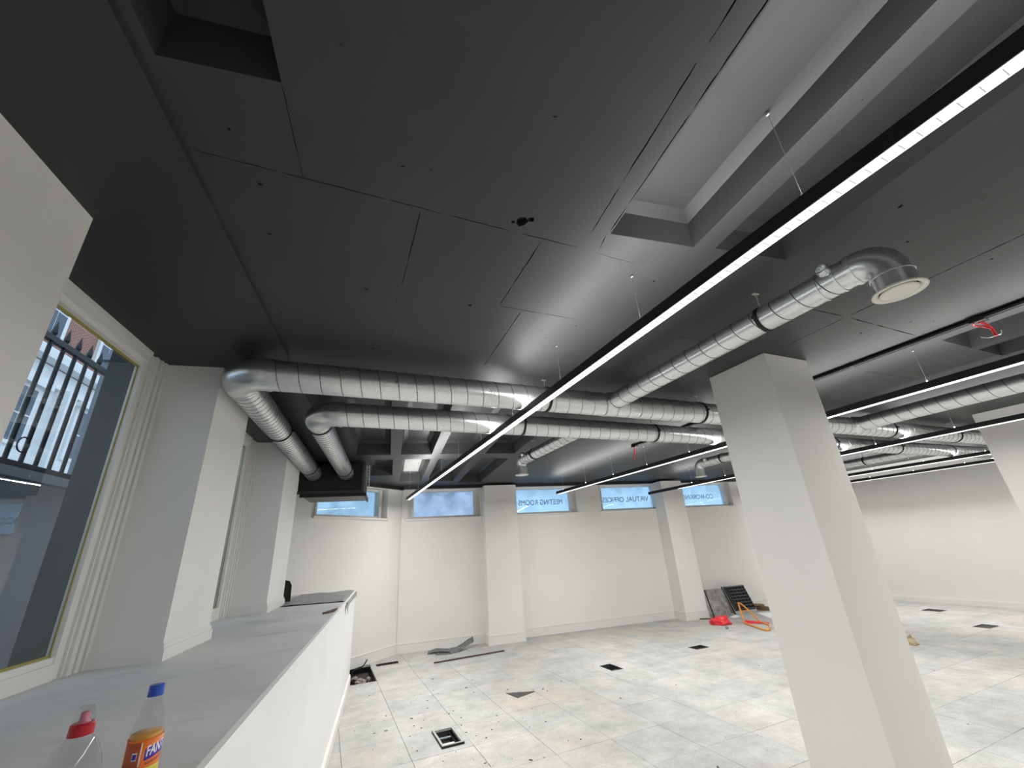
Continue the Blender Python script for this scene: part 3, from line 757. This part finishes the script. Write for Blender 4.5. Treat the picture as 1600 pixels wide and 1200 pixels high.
for x,r in ((-1.145,R1),(-.69,R2)):
    mb = MB().ring((x,6.76,ZD), (0,1,0), r+.002, .02, .02, 24)
    for k in range(6): mb.box((x+(r+.035)*cos(k*pi/3)-.006, 6.745, ZD+(r+.035)*sin(k*pi/3)-.006),(x+(r+.035)*cos(k*pi/3)+.006, 6.77, ZD+(r+.035)*sin(k*pi/3)+.006))
    build('inlet_ring', mb, M_BLK2, root, LF)
for x in (-1.30,-.48): build('hanger_rod', MB().sweep([(x,7.0,1.36+H),(x,7.0,C)], .005, 6), M_STEEL, root, LF)

# ------------------------------------------------------------------ black conduit with red cables
XC = 4.385
root = thing('cable_conduit', (XC, 2, C-.03), 'twin black conduit along the soffit with red cable tails', 'conduit')
for dx in (-.019,.019):
    build('conduit_pipe', MB().sweep([(XC+dx,-2.5,C-.018),(XC+dx,5.08,C-.018)], .0175, 10), M_BLK2, root)
for y in (-.7,.35,1.95,2.9,4.5): 
    build('saddle_clip', MB().box((XC-.04,y-.012,C-.034),(XC+.04,y+.012,C)), M_BLACK, root)
for y in (1.08,5.12): build('junction_box', MB().box((XC-.045,y-.045,C-.045),(XC+.045,y+.045,C), .006), M_BLACK, root)
def cable(pts, r, m, name='red_cable'):
    P = [Vector(p) for p in pts]; q = []
    for i in range(len(P)-1):
        p0,p1,p2,p3 = P[max(0,i-1)],P[i],P[i+1],P[min(len(P)-1,i+2)]
        for k in range(6):
            t = k/6; q.append(.5*((2*p1)+(p2-p0)*t+(2*p0-5*p1+4*p2-p3)*t*t+(3*p1-p0-3*p2+p3)*t**3))
    q.append(P[-1]); return MB().sweep(q, r, 8)
z = C-.045
build('red_cable', cable([(XC,.93+.15,z),(XC+.03,1.06,z-.02),(XC+.055,1.05,z-.07),(XC+.06,1.05,z-.12)], .009, M_RED), M_RED, root)
build('red_cable', cable([(XC-.03,1.10,z),(XC-.0,1.11,z-.012),(XC+.03,.93+.15,z-.03),(XC+.05,1.055,z-.06)], .006, M_RED), M_RED, root)
build('bare_core', cable([(XC+.06,1.05,z-.115),(XC+.03,.93+.15,z-.125),(XC+.0,1.11,z-.11)], .003, M_STEEL), M_STEEL, root)
build('bare_core', cable([(XC+.06,1.05,z-.115),(XC+.085,1.03,z-.11),(XC+.09,1.02,z-.08)], .003, M_STEEL), M_STEEL, root)
build('red_cable', cable([(XC,5.14,z),(XC+.005,5.16,z-.06),(XC-.01,5.17,z-.14),(XC-.005,5.18,z-.19)], .009, M_RED), M_RED, root)

# ------------------------------------------------------------------ bottles on the ledge
def bend_text(body, r, ang0, zc, hgt, width, c, shear=0):
    cu = bpy.data.curves.new('text', 'FONT'); cu.body = body; cu.size = 1; cu.offset = .022
    to = bpy.data.objects.new('text', cu); COL.objects.link(to); bpy.context.view_layer.update()
    me = to.to_mesh(); vs_ = [v.co.copy() for v in me.vertices]; fs_ = [list(f.vertices) for f in me.polygons]
    to.to_mesh_clear(); bpy.data.objects.remove(to)
    wd = max(v.x for v in vs_); hg = max(v.y for v in vs_); out = []
    for v in vs_:
        a = ang0+(v.x/wd)*width/r; z = zc+(v.y/hg-.5)*hgt+shear*(v.x/wd)
        out.append(Vector(c)+Vector((r*cos(a), r*sin(a), z)))
    return MB().add(out, fs_)
def band(c, r, z0, z1, a0=0, a1=2*pi, n=40, slope=0, t=.0004):
    vs_ = []
    for i in range(n+1):
        a = a0+(a1-a0)*i/n; d = Vector((cos(a), sin(a), 0)); s = slope*i/n
        vs_ += [Vector(c)+d*r+Vector((0,0,z0+s)), Vector(c)+d*r+Vector((0,0,z1+s)), Vector(c)+d*(r+t)+Vector((0,0,z1+s)), Vector(c)+d*(r+t)+Vector((0,0,z0+s))]
    fs = []
    for i in range(n):
        for e in range(4): fs.append((4*i+e, 4*i+(e+1)%4, 4*i+4+(e+1)%4, 4*i+4+e))
    return MB().add(vs_, fs, True)
ZL = LEDGE+H
cB = LF((-.526,1.384,ZL+.0005)); facing = math.atan2(-cB.y, -cB.x)      # towards the viewer
root = thing('drink_bottle', cB, 'part-drunk orange drink bottle with blue cap on the ledge', 'bottle')
prof = [(0,.004),(.022,0),(.029,.004),(.0315,.015),(.031,.05),(.0315,.09),(.0325,.12),(.0320,.137),(.0285,.160),(.0225,.183),(.0165,.200),(.0135,.208),(.0135,.216)]
build('bottle_body', MB().lathe(prof, cB, 40), M_PET, root)
M_DRINK = mat('orange_drink', (.75,.36,.05), .25); M_LAB = mat('orange_label_print', (.90,.20,.02), .4); M_LABY = mat('yellow_green_label_band', (.62,.55,.04), .4)
M_WH = mat('white_print', (.85,.85,.85), .4); M_NAVY = mat('violet_blue_print', (.06,.03,.45), .4); M_BRN = mat('dark_orange_print', (.45,.09,.03), .4); M_CAPB = mat('blue_cap_plastic', (.01,.07,.45), .35)
build('drink', MB().lathe([(0,.006),(.026,.005),(.0300,.015),(.0298,.05),(.0303,.09),(.0313,.12),(.0309,.1365),(.0298,.143),(0,.143)], cB, 36), M_DRINK, root)
lab = build('label', band(cB, .0327, .060, .136), M_LAB, root)
build('label_band', band(cB, .0330, .060, .083), M_LABY, lab)
f0 = facing+.12
build('banner', band(cB, .0331, .096, .118, f0, f0+1.5, slope=.010), M_NAVY, lab)
build('lettering', bend_text('FANTA', .0338, f0+.06, .113, .019, .050, cB, .008), M_WH, lab)
build('print_panel', band(cB, .0331, .086, .132, f0-1.35, f0-.30), M_BRN, lab)
build('print_line', band(cB, .0334, .088, .131, f0-.27, f0-.20), M_WH, lab)
build('print_block', band(cB, .0335, .100, .114, f0-.70, f0-.42), M_WH, lab)
build('print_block', band(cB, .0337, .102, .112, f0-.67, f0-.45), M_NAVY, lab)
build('print_swirl', band(cB, .0334, .088, .093, f0+.1, f0+1.2, slope=.006), M_BRN, lab)
cp = MB().lathe([(0,.236),(.0135,.236),(.0150,.2345),(.0153,.219),(.0158,.217),(.0158,.2135),(.0148,.2135),(0,.2145)], cB, 36, False); build('cap', cp, M_CAPB, root)

cW = LF((-.545,1.150,ZL+.0005))
root = thing('water_bottle', cW, 'clear water bottle with red sports cap on the ledge', 'bottle')
M_CAPR = mat('red_cap_plastic', (.42,.004,.015), .35); M_PINK = mat('pink_label_print', (.62,.20,.27), .4)
build('bottle_body', MB().lathe([(0,.004),(.032,0),(.043,.006),(.045,.03),(.045,.10),(.0455,.125),(.0445,.145),(.040,.170),(.031,.193),(.0205,.208),(.0168,.212),(.0165,.218)], cW, 40), M_PET, root)
lab = build('label', band(cW, .0461, .05, .125), M_WH, root); build('label_band', band(cW, .0467, .108, .122), M_PINK, lab)
build('cap_collar', MB().lathe([(0,.232),(.0165,.232),(.0182,.230),(.0188,.218),(.0190,.213),(.0178,.213),(0,.214)], cW, 36, False), M_CAPR, root)
build('spout', MB().lathe([(0,.249),(.0055,.249),(.0065,.247),(.007,.236),(.011,.232)], cW, 20), M_PINK, root)
build('cap_dome', MB().lathe([(.0160,.232),(.0155,.240),(.0130,.252),(.0095,.258),(0,.259)], cW, 28), M_PET, root)

# ------------------------------------------------------------------ things on the far end of the ledge
mb = MB(); nx, ny = 26, 40; vs_ = []
for j in range(ny+1):
    y = 6.02+(7.88-6.02)*j/ny
    for i in range(nx+1):
        u = i/nx; x = -1.32+u*.86
        if y < 6.45: x = max(x, -1.235)
        e = fx(y)+.012; z = ZL+.006+.010*(noise.noise((x*5,y*4,0))+.6)
        yy = y+.05*noise.noise((x*3,.3,1))*(1-j/ny)+.10*(1-u)*(1-j/ny)
        if u > .96:
            hang = .04+.10*max(0, 1-abs(y-6.12)/.14)+.05*max(0,(y-7.6)/.28)
            x = e+.006; z = ZL-.012-hang*(u-.96)/.04
        elif x > e-.01: x = e
        vs_.append((x,yy,z))
fs = [(j*(nx+1)+i, j*(nx+1)+i+1, (j+1)*(nx+1)+i+1, (j+1)*(nx+1)+i) for j in range(ny) for i in range(nx)]
mb.add(vs_, fs, True); mb.add([(p[0],p[1],p[2]-.002) for p in vs_], [f[::-1] for f in fs], True)
tag(build('plastic_sheet', mb, M_SHEET, xf=LF), 'grey plastic sheet spread over the far end of the ledge', 'sheet')
mb = MB(); P = [(-1.32,.0),(-1.225,.0),(-1.232,.19),(-1.262,.245),(-1.32,.262)]
vs_ = [(x,6.62+.05*z,ZL+.016+z) for x,z in P]+[(x,6.64+.05*z,ZL+.016+z) for x,z in P]; n = len(P)
mb.add(vs_, [list(range(n)),list(range(n,2*n))[::-1]]+[(i,(i+1)%n,(i+1)%n+n,i+n) for i in range(n)])
tag(build('black_panel', mb, M_BLK2, xf=LF), 'black clipped-corner panel leaning behind the far pilaster on the ledge', 'panel')
mb = MB(); mb.prism([(-.605,4.90),(-.55,4.93),(-.535,4.97),(-.505,5.03),(-.498,5.22),(-.53,5.16),(-.56,5.02)], ZL+.001, ZL+.018)
tag(build('dark_scrap', mb, M_STICK, xf=LF), 'small dark brown scrap lying on the ledge edge', 'scrap')

# ------------------------------------------------------------------ floor boxes
for x0,x1,y0,y1,k,lab in BOXES:
    root = thing('floor_box', ((x0+x1)/2,(y0+y1)/2,-.1), lab, 'floor box', 'floor boxes')
    d = .09; t = .003
    mb = MB()
    for a,b in (((x0,y0),(x0+t,y1)),((x1-t,y0),(x1,y1)),((x0,y0),(x1,y0+t)),((x0,y1-t),(x1,y1))): mb.box((a[0],a[1],-d),(b[0],b[1],-.002))
    mb.box((x0,y0,-d-.003),(x1,y1,-d)); build('tub', mb, M_GREYM if k != 'flat' else M_BLK2, root)
    zf = .022 if k == 'open' else .003; w = .016 if k == 'open' else .008; mb = MB()
    o = .004 if k == 'open' else .001
    for a,b in (((x0-o,y0-o),(x0+w,y1+o)),((x1-w,y0-o),(x1+o,y1+o)),((x0+w,y0-o),(x1-w,y0+w)),((x0+w,y1-w),(x1-w,y1+o))): mb.box((a[0],a[1],.0005),(b[0],b[1],zf))
    build('frame', mb, M_FRAMEW if k == 'open' else M_GREYM, root)
    if k == 'open':
        mb = MB()
        for a,b in (((x0-o-.004,y0-o-.004),(x0-o,y1+o+.004)),((x1+o,y0-o-.004),(x1+o+.004,y1+o+.004)),((x0-o,y0-o-.004),(x1+o,y0-o)),((x0-o,y1+o),(x1+o,y1+o+.004))): mb.box((a[0],a[1],.0005),(b[0],b[1],zf-.003))
        build('frame_gasket', mb, M_BLK2, root)
    if k == 'open':
        build('socket_plate', MB().box((x0+.018,y0+.018,-.022),(x1-.06,y0+.15,-.014)), M_PAPER, root)
        build('socket_plate', MB().box((x0+.02,y0+.30,-.03),(x1-.05,y0+.33,-.02)), M_BLUEP, root)
        build('divider', MB().box((x1-.05,y0+.02,-.07),(x1-.045,y1-.02,-.01)), M_BLK2, root)
    elif k == 'hole':
        build('screed_patch', MB().box((x0+.02,y0+.01,-.06),(x1-.03,y0+.14,-.03)), M_BOARD, root)
    elif k == 'flat':
        build('cover_plate', MB().box((x0+.009,y0+.009,-.012),(x1-.009,y1-.009,-.006)), M_TRAY, root)
    else:
        for i in range(7):
            xx = x0+.03+i*(x1-x0-.06)/6
            build('grille_bar', MB().box((xx-.006,y0+.008,-.02),(xx+.006,y1-.008,-.004)), M_BLK2, root)

# ------------------------------------------------------------------ missing tile: rubble and a loose cable
rr = random.Random(11)
def chunk(c, s, rnd):
    bm = bmesh.new(); bmesh.ops.create_icosphere(bm, subdivisions=1, radius=1)
    k = Vector((rnd.uniform(.5,1.2), rnd.uniform(.4,1), rnd.uniform(.25,.6)))*s
    a = rnd.uniform(0,6.28)
    for v in bm.verts:
        q = Vector((v.co.x*k.x, v.co.y*k.y, v.co.z*k.z))*rnd.uniform(.75,1.15)
        v.co = Vector((q.x*cos(a)-q.y*sin(a), q.x*sin(a)+q.y*cos(a), q.z))
    zmin = min(v.co.z for v in bm.verts); bm.verts.index_update()
    mb = MB().add([v.co+Vector(c)-Vector((0,0,zmin)) for v in bm.verts], [[v.index for v in f.verts] for f in bm.faces]); bm.free(); return mb
mb = MB()
for k in range(26):
    q = chunk((rr.uniform(.58,.87), rr.uniform(7.92,8.6), -.129+rr.uniform(0,.03)), rr.uniform(.03,.075), rr); mb.add(q.v, q.f)
tag(build('rubble', mb, M_RUB), 'brown and grey rubble heaped in the hole of the missing floor tile', 'rubble', kind='stuff')
tag(build('loose_cable', cable([(.55,8.62,-.118),(.62,8.58,.03),(.70,8.62,.05),(.78,8.70,.06),(.83,8.74,.11),(.845,8.75,.14)], .011, M_BLK2), M_BLK2), 'black cable tail sticking out of the floor hole', 'cable')
tag(build('loose_pipe', MB().sweep([(.50,8.80,-.06),(.62,8.50,-.105),(.72,8.18,-.112)], .016, 10), M_BLK2), 'short black pipe down in the floor hole', 'pipe')

# ------------------------------------------------------------------ bits on the open floor
def strip(pts, wdir, w, t, m, name, label, cat):
    pts = [Vector(p) for p in pts]; wd = Vector(wdir).normalized()*w; vs_ = []
    for i,p in enumerate(pts):
        j = .18*noise.noise((i*.9,p.x*3,p.y)); vs_ += [p-wd*(.5+j), p+wd*(.5-j), p+wd*(.5-j)+Vector((0,0,t)), p-wd*(.5+j)+Vector((0,0,t))]
    n = len(pts); fs = [(0,1,2,3),(4*n-1,4*n-2,4*n-3,4*n-4)]
    for i in range(n-1):
        for e in range(4): fs.append((4*i+e, 4*i+(e+1)%4, 4*i+4+(e+1)%4, 4*i+4+e))
    return tag(build(name, MB().add(vs_, fs), m), label, cat)
strip([(2.0,9.18,.012),(2.15,9.12,.05),(2.30,9.06,.03),(2.45,9.02,.012),(2.58,8.98,.004)], (.3,1,.05), .20, .006, M_MEMB, 'torn_membrane', 'torn grey membrane curled against the baseboard, left piece', 'membrane')
strip([(2.36,8.90,.030),(2.50,8.93,.035),(2.64,9.00,.06),(2.78,9.08,.10),(2.90,9.12,.13)], (.15,.8,.42), .15, .006, M_MEMB, 'torn_membrane', 'torn grey membrane with one end sticking up by the far pilaster', 'membrane')
strip([(2.1,8.98,.002),(2.25,8.90,.008),(2.4,8.86,.003)], (.2,1,0), .09, .004, M_MEMB, 'torn_membrane', 'small flat torn membrane scrap in front of the larger ones', 'membrane')
tag(build('timber_strip', MB().bar((1.92,8.32,.013),(3.25,8.35,.013), .022), M_STICK), 'long thin dark brown strip lying near the far pilaster', 'strip')
tag(build('plastic_offcut', MB().prism([(2.377,6.11),(2.725,5.95),(2.435,5.86)], .001, .008), M_GREYM), 'grey triangular offcut lying on the open floor', 'offcut')
mb = MB(); P = [LF(p) for p in ((0,0,0),)]
root = thing('cardboard_scrap', (8.55,4.48,0), 'tan cardboard scrap on the floor right of the near column', 'cardboard')
mb = MB().add([(8.46,4.56,.03),(8.62,4.36,.02),(8.70,4.44,.11),(8.55,4.62,.12),(8.46,4.56,.05),(8.62,4.36,.04),(8.70,4.44,.13),(8.55,4.62,.14)],[(3,2,1,0),(4,5,6,7),(0,1,5,4),(1,2,6,5),(2,3,7,6),(3,0,4,7)])
CF = lambda p: Vector((8.55+(p[0]-8.55)*.65, 4.48+(p[1]-4.48)*.65, p[2]*.65))
build('flap', mb, M_CARD, root, CF)
build('base', MB().box((8.48,4.36,.001),(8.68,4.56,.03)), M_CARD, root, CF)
build('upright_flap', MB().add([(8.55,4.58,.10),(8.68,4.46,.10),(8.66,4.47,.21),(8.55,4.59,.10),(8.69,4.47,.10),(8.67,4.48,.21)],[(0,1,2),(5,4,3),(0,3,4,1),(1,4,5,2),(2,5,3,0)]), M_CARD, root, CF)

# leaning floor tiles in the far corner bay
def lean(name, label, x0, x1, y, tilt, h_, t, m, skew=0, tray=False):
    root = thing(name, LF(((x0+x1)/2, y, 0)), label, 'floor tile')
    def tf(p):     # p: x along, d out of the face (towards room -y), s up the face
        x, d, s = p; return LF((x+skew*s, y+s*sin(tilt)-d*cos(tilt), .003+t*sin(tilt)+s*cos(tilt)-(d-t)*sin(tilt)*-1 - t*sin(tilt)))
    build('core', MB().box((x0,0,0),(x1,t,h_), .003), m, root, tf)
    build('edge_strip', MB().box((x0-.006,-.002,0),(x0,t+.002,h_)), M_BLK2, root, tf)
    if tray:
        build('backing', MB().box((x0+.03,t,.06),(x1-.02,t+.006,h_-.02)), M_TRAY, root, tf)
        nr, ncol = 7, 5; X0,X1,S0,S1 = x0+.10,x1-.035,.085,h_-.04
        build('edge_rib', MB().box((x0+.03,t+.006,.06),(x0+.085,t+.03,h_-.02), .006), M_TRAY, root, tf)
        for i in range(nr+1):
            s = S0+(S1-S0)*i/nr; build('rib', MB().box((X0-.012,t+.006,s-.012),(X1+.012,t+.040,s+.012)), M_RIB, root, tf)
        for i in range(ncol+1):
            x = X0+(X1-X0)*i/ncol; build('cross_rib', MB().box((x-.008,t+.006,S0),(x+.008,t+.030,S1)), M_TRAY, root, tf)
    return root
lean('loose_floor_tile', 'scuffed grey floor tile leaning on the far pilaster by the red bag', 7.24, 7.72, 9.11, radians(16), .60, .03, M_BOARD)
lean('loose_floor_tile', 'floor tile leaning with its ribbed black underside outward', 7.98, 8.62, 9.28, radians(20), .62, .03, M_GALV2, skew=-.10, tray=True)

bm = bmesh.new(); bmesh.ops.create_icosphere(bm, subdivisions=4, radius=1); bm.verts.index_update()
vv = []
for v in bm.verts:
    k = 1+.45*noise.noise(v.co*1.9+Vector((3,1,0)))+.22*abs(noise.noise(v.co*5))
    p = Vector((v.co.x*.20*k, v.co.y*.16*k, max(0,(v.co.z+.35))*.105*k))
    vv.append(Vector((7.93,7.55,.002))+p)
tag(build('plastic_bag', MB().add(vv, [[v.index for v in f.verts] for f in bm.faces], True), M_RED), 'crumpled red plastic bag on the floor by the leaning tiles', 'bag'); bm.free()
mb = MB().lathe([(0,0),(.03,0),(.03,.035),(.022,.045),(0,.045)], (7.62,7.12,0), 12); tag(build('small_fitting', mb, M_BLUEP), 'tiny grey-blue plastic fitting in front of the red bag', 'fitting')
root = thing('wire_frame', (8.3,6.9,0), 'orange tubular frame lying beside the red bag', 'frame')
build('floor_loop', cable([(8.28,7.24,.016),(8.05,6.75,.016),(7.97,6.56,.016),(8.03,6.50,.016),(8.36,6.74,.016),(8.45,6.84,.016),(8.56,7.05,.016),(8.62,7.16,.016)], .016, M_ORNG), M_ORNG, root)
build('upright_leg', cable([(8.28,7.24,.016),(8.38,7.36,.16),(8.50,7.48,.33),(8.53,7.50,.345)], .016, M_ORNG), M_ORNG, root)
build('upright_leg', cable([(8.62,7.16,.016),(8.60,7.28,.16),(8.55,7.44,.32),(8.53,7.50,.345)], .016, M_ORNG), M_ORNG, root)
build('cross_bar', cable([(8.43,7.42,.22),(8.50,7.38,.20),(8.58,7.36,.22)], .012, M_ORNG), M_ORNG, root)
mb = MB().add([(8.33,7.22,.004),(8.62,6.92,.004),(8.70,7.0,.006),(8.36,7.32,.05),(8.33,7.22,.008),(8.62,6.92,.008),(8.70,7.0,.010),(8.36,7.32,.054)], [(3,2,1,0),(4,5,6,7),(0,1,5,4),(1,2,6,5),(2,3,7,6),(3,0,4,7)])
tag(build('red_strip', mb, M_RED), 'flat red strip of plastic under the orange frame', 'strip')
mb = MB().prism([(9.55,7.95),(9.05,7.15),(9.35,7.05),(9.85,7.75)], .001, .005); tag(build('paper_sheet', mb, M_PAPER), 'white paper sheet on the floor behind the orange frame', 'paper')
for k,(p,q,lab) in enumerate((((9.55,8.35,.02),(10.15,7.95,.02),'lowest brown timber offcut beside the ribbed tile'),((9.62,8.38,.085),(10.1,8.05,.055),'middle brown timber offcut propped on the lowest one'),((9.52,8.30,.15),(10.0,8.10,.115),'topmost brown timber offcut by the ribbed tile'))):
    tag(build('timber_offcut', MB().bar(p, q, .16, .035), M_WOOD), lab, 'timber', 'timber offcuts')
tag(build('grey_bracket', MB().bar((8.05,8.25,.012),(8.5,7.9,.012), .03, .02), M_GREYM), 'thin grey metal bar lying behind the red bag', 'bar')
mb = MB().add([LF(p) for p in ((7.55,8.85,.004),(7.8,8.95,.004),(7.78,9.05,.02),(7.52,8.95,.02),(7.55,8.85,.012),(7.8,8.95,.012),(7.78,9.05,.028),(7.52,8.95,.028))], [(3,2,1,0),(4,5,6,7),(0,1,5,4),(1,2,6,5),(2,3,7,6),(3,0,4,7)])
tag(build('plaster_offcut', mb, M_PAPER), 'pale plaster offcut at the foot of the leaning tiles', 'offcut')

# crumbs and dust flakes nobody could count
mb = MB(); rc = random.Random(5)
for k in range(230):
    x, y = rc.uniform(.3,9), rc.uniform(2.0,9)
    if k < 120: x, y = rc.gauss(1.5,.8), rc.gauss(5.6,1.3)
    if toL(x,y)[0] < -.35 or any(b[0]-.02 < x < b[1]+.02 and b[2]-.02 < y < b[3]+.02 for b in BOXES) or (x < .95 and y > 7.8) or toL(x,y)[1] > 9.2: continue
    s = rc.choice((.003,.004,.004,.006,.009)); a = rc.uniform(0,6.28); el = rc.choice((1,1,2.4)); n = 5
    mb.prism([(x+s*el*cos(2*pi*i/n)*cos(a)-s*sin(2*pi*i/n)*sin(a), y+s*el*cos(2*pi*i/n)*sin(a)+s*sin(2*pi*i/n)*cos(a)) for i in range(n)], .001, .001+s*.5)
tag(build('floor_crumbs', mb, M_DEB), 'dark crumbs and flakes scattered over the floor', 'debris', kind='stuff')

# ------------------------------------------------------------------ outside the left windows
mb = MB(); lbox(mb, -3.15,-2.78, -3, 12, -2.4, .72); lbox(mb, -3.2,-2.72, -3, 12, .72, .79)
struct('area_wall', mb, M_EXT, LF, 'grey rendered basement area wall outside the left windows', cat='wall')
mb = MB(); lbox(mb, -2.78,-2.16, -3, 12, -2.4, -1.9); struct('area_floor', mb, M_PAVE, LF, 'paved bottom of the basement area outside', cat='ground')
mb = MB(); lbox(mb, -40,-3.2, -20, 60, .3, .70); struct('street', mb, M_PAVE, LF, 'street paving beyond the railings', cat='street')
mb = MB(); lbox(mb, -6, 25, 10.3, 40, .3, .60); struct('yard', mb, M_PAVE, LF, 'paving outside the high end windows', cat='ground')
root = thing('stone_pier', LF((-2.95,4.95,.79+H)), 'grey painted pier with coping at the end of the railings', 'pier')
mb = MB(); lbox(mb, -2.99,-2.80, 4.92, 5.50, .79, 2.10); build('shaft', mb, M_PIER, root, LF)
mb = MB(); lbox(mb, -3.02,-2.77, 4.88, 5.54, 2.10, 2.17); lbox(mb, -2.98,-2.81, 4.94, 5.48, 2.17, 2.28); build('coping', mb, M_PIER, root, LF)
root = thing('iron_railing', LF((-2.9,2.5,.79+H)), 'black spiked iron railing outside the near window', 'railing')
mb = MB(); lbox(mb, -2.92,-2.88, .6, 4.86, 1.905, 1.955); build('top_rail', mb, M_IRON, root, LF)
mb = MB(); lbox(mb, -2.92,-2.88, .6, 4.86, .84, .88); build('bottom_rail', mb, M_IRON, root, LF)
first = None
for k in range(26):
    y = 4.70-.155*k
    if first is None:
        mb = MB().sweep([(-2.9,y,.79+H),(-2.9,y,1.98+H)], .0165, 8, smooth=False); first = build('bar', mb, M_IRON, root, LF)
        mb = MB().sweep([(-2.9,y,1.955+H),(-2.9,y,1.985+H),(-2.9,y,2.01+H),(-2.9,y,2.10+H)], [.014,.023,.021,.002], 8, smooth=False); sp = build('spike', mb, M_IRON, first, LF)
    else:
        d = LF((0,-.155*k,0)); o = first.copy(); COL.objects.link(o); o.parent = root; o.location = d
        q = sp.copy(); COL.objects.link(q); q.parent = o; q.location = (0,0,0)
mb = MB()
for k in range(4): mb.sweep(arc((-2.9,4.2-.31*k,1.02+H),(0,1,0),(0,0,1),.06,0,2*pi,14), .006, 6)
build('scroll_band', mb, M_IRON, root, LF)

XB = -14
root = thing('stucco_building', LF((XB,22,.7+H)), 'white stucco and red brick house across the street', 'building')
def fb(name, m, parent, *bx):
    mb = MB()
    for b in bx: lbox(mb, *b)
    return build(name, m=None, mb=mb, mat=m, parent=parent, xf=LF) if False else build(name, mb, m, parent, LF)
fb('stucco_wall', M_STUC, root, (XB-1,XB,6,40,.7,8.25)); fb('brick_wall', M_BRICK, root, (XB-1,XB-.02,6,40,8.25,19))
fb('cornice', M_STUC, root, (XB-.1,XB+.5,6,40,8.3,8.6), (XB-.1,XB+.35,6,40,8.6,8.8), (XB-.1,XB+.2,6,40,7.4,7.6))
fb('string_course', M_STUC, root, (XB-.1,XB+.3,6,40,4.2,4.5))
for i in range(9):
    yc = 8.7+3.55*i
    for z0,z1 in ((1.6,3.9),(4.9,7.0),(9.3,11.6),(13,15.2)):
        w = fb('house_window', M_STUC, root, (XB-.05,XB+.12,yc-.72,yc+.72,z0-.14,z1+.14))
        fb('dark_pane', M_DGLASS, w, (XB+.11,XB+.13,yc-.52,yc-.02,z0,(z0+z1)/2-.03),(XB+.11,XB+.13,yc+.02,yc+.52,z0,(z0+z1)/2-.03),(XB+.11,XB+.13,yc-.52,yc-.02,(z0+z1)/2+.03,z1),(XB+.11,XB+.13,yc+.02,yc+.52,(z0+z1)/2+.03,z1))
        if z0 > 4: fb('window_hood', M_STUC, w, (XB,XB+.35,yc-.9,yc+.9,z1+.14,z1+.34))
    fb('house_column', M_STUC, root, (XB,XB+.55,yc+1.45,yc+1.95,.7,7.4))
root = thing('house_door_lamp', LF((XB+.6,21.3,2.9+H)), 'warm wall lamp beside the house across the street', 'lamp')
fb('lamp_glass', emit('warm_lamp_glass', (1,.55,.2), 6), root, (XB+.2,XB+.4,21.2,21.5,2.9,3.4)); fb('lamp_arm', M_IRON, root, (XB-.02,XB+.25,21.3,21.4,3.4,3.5))
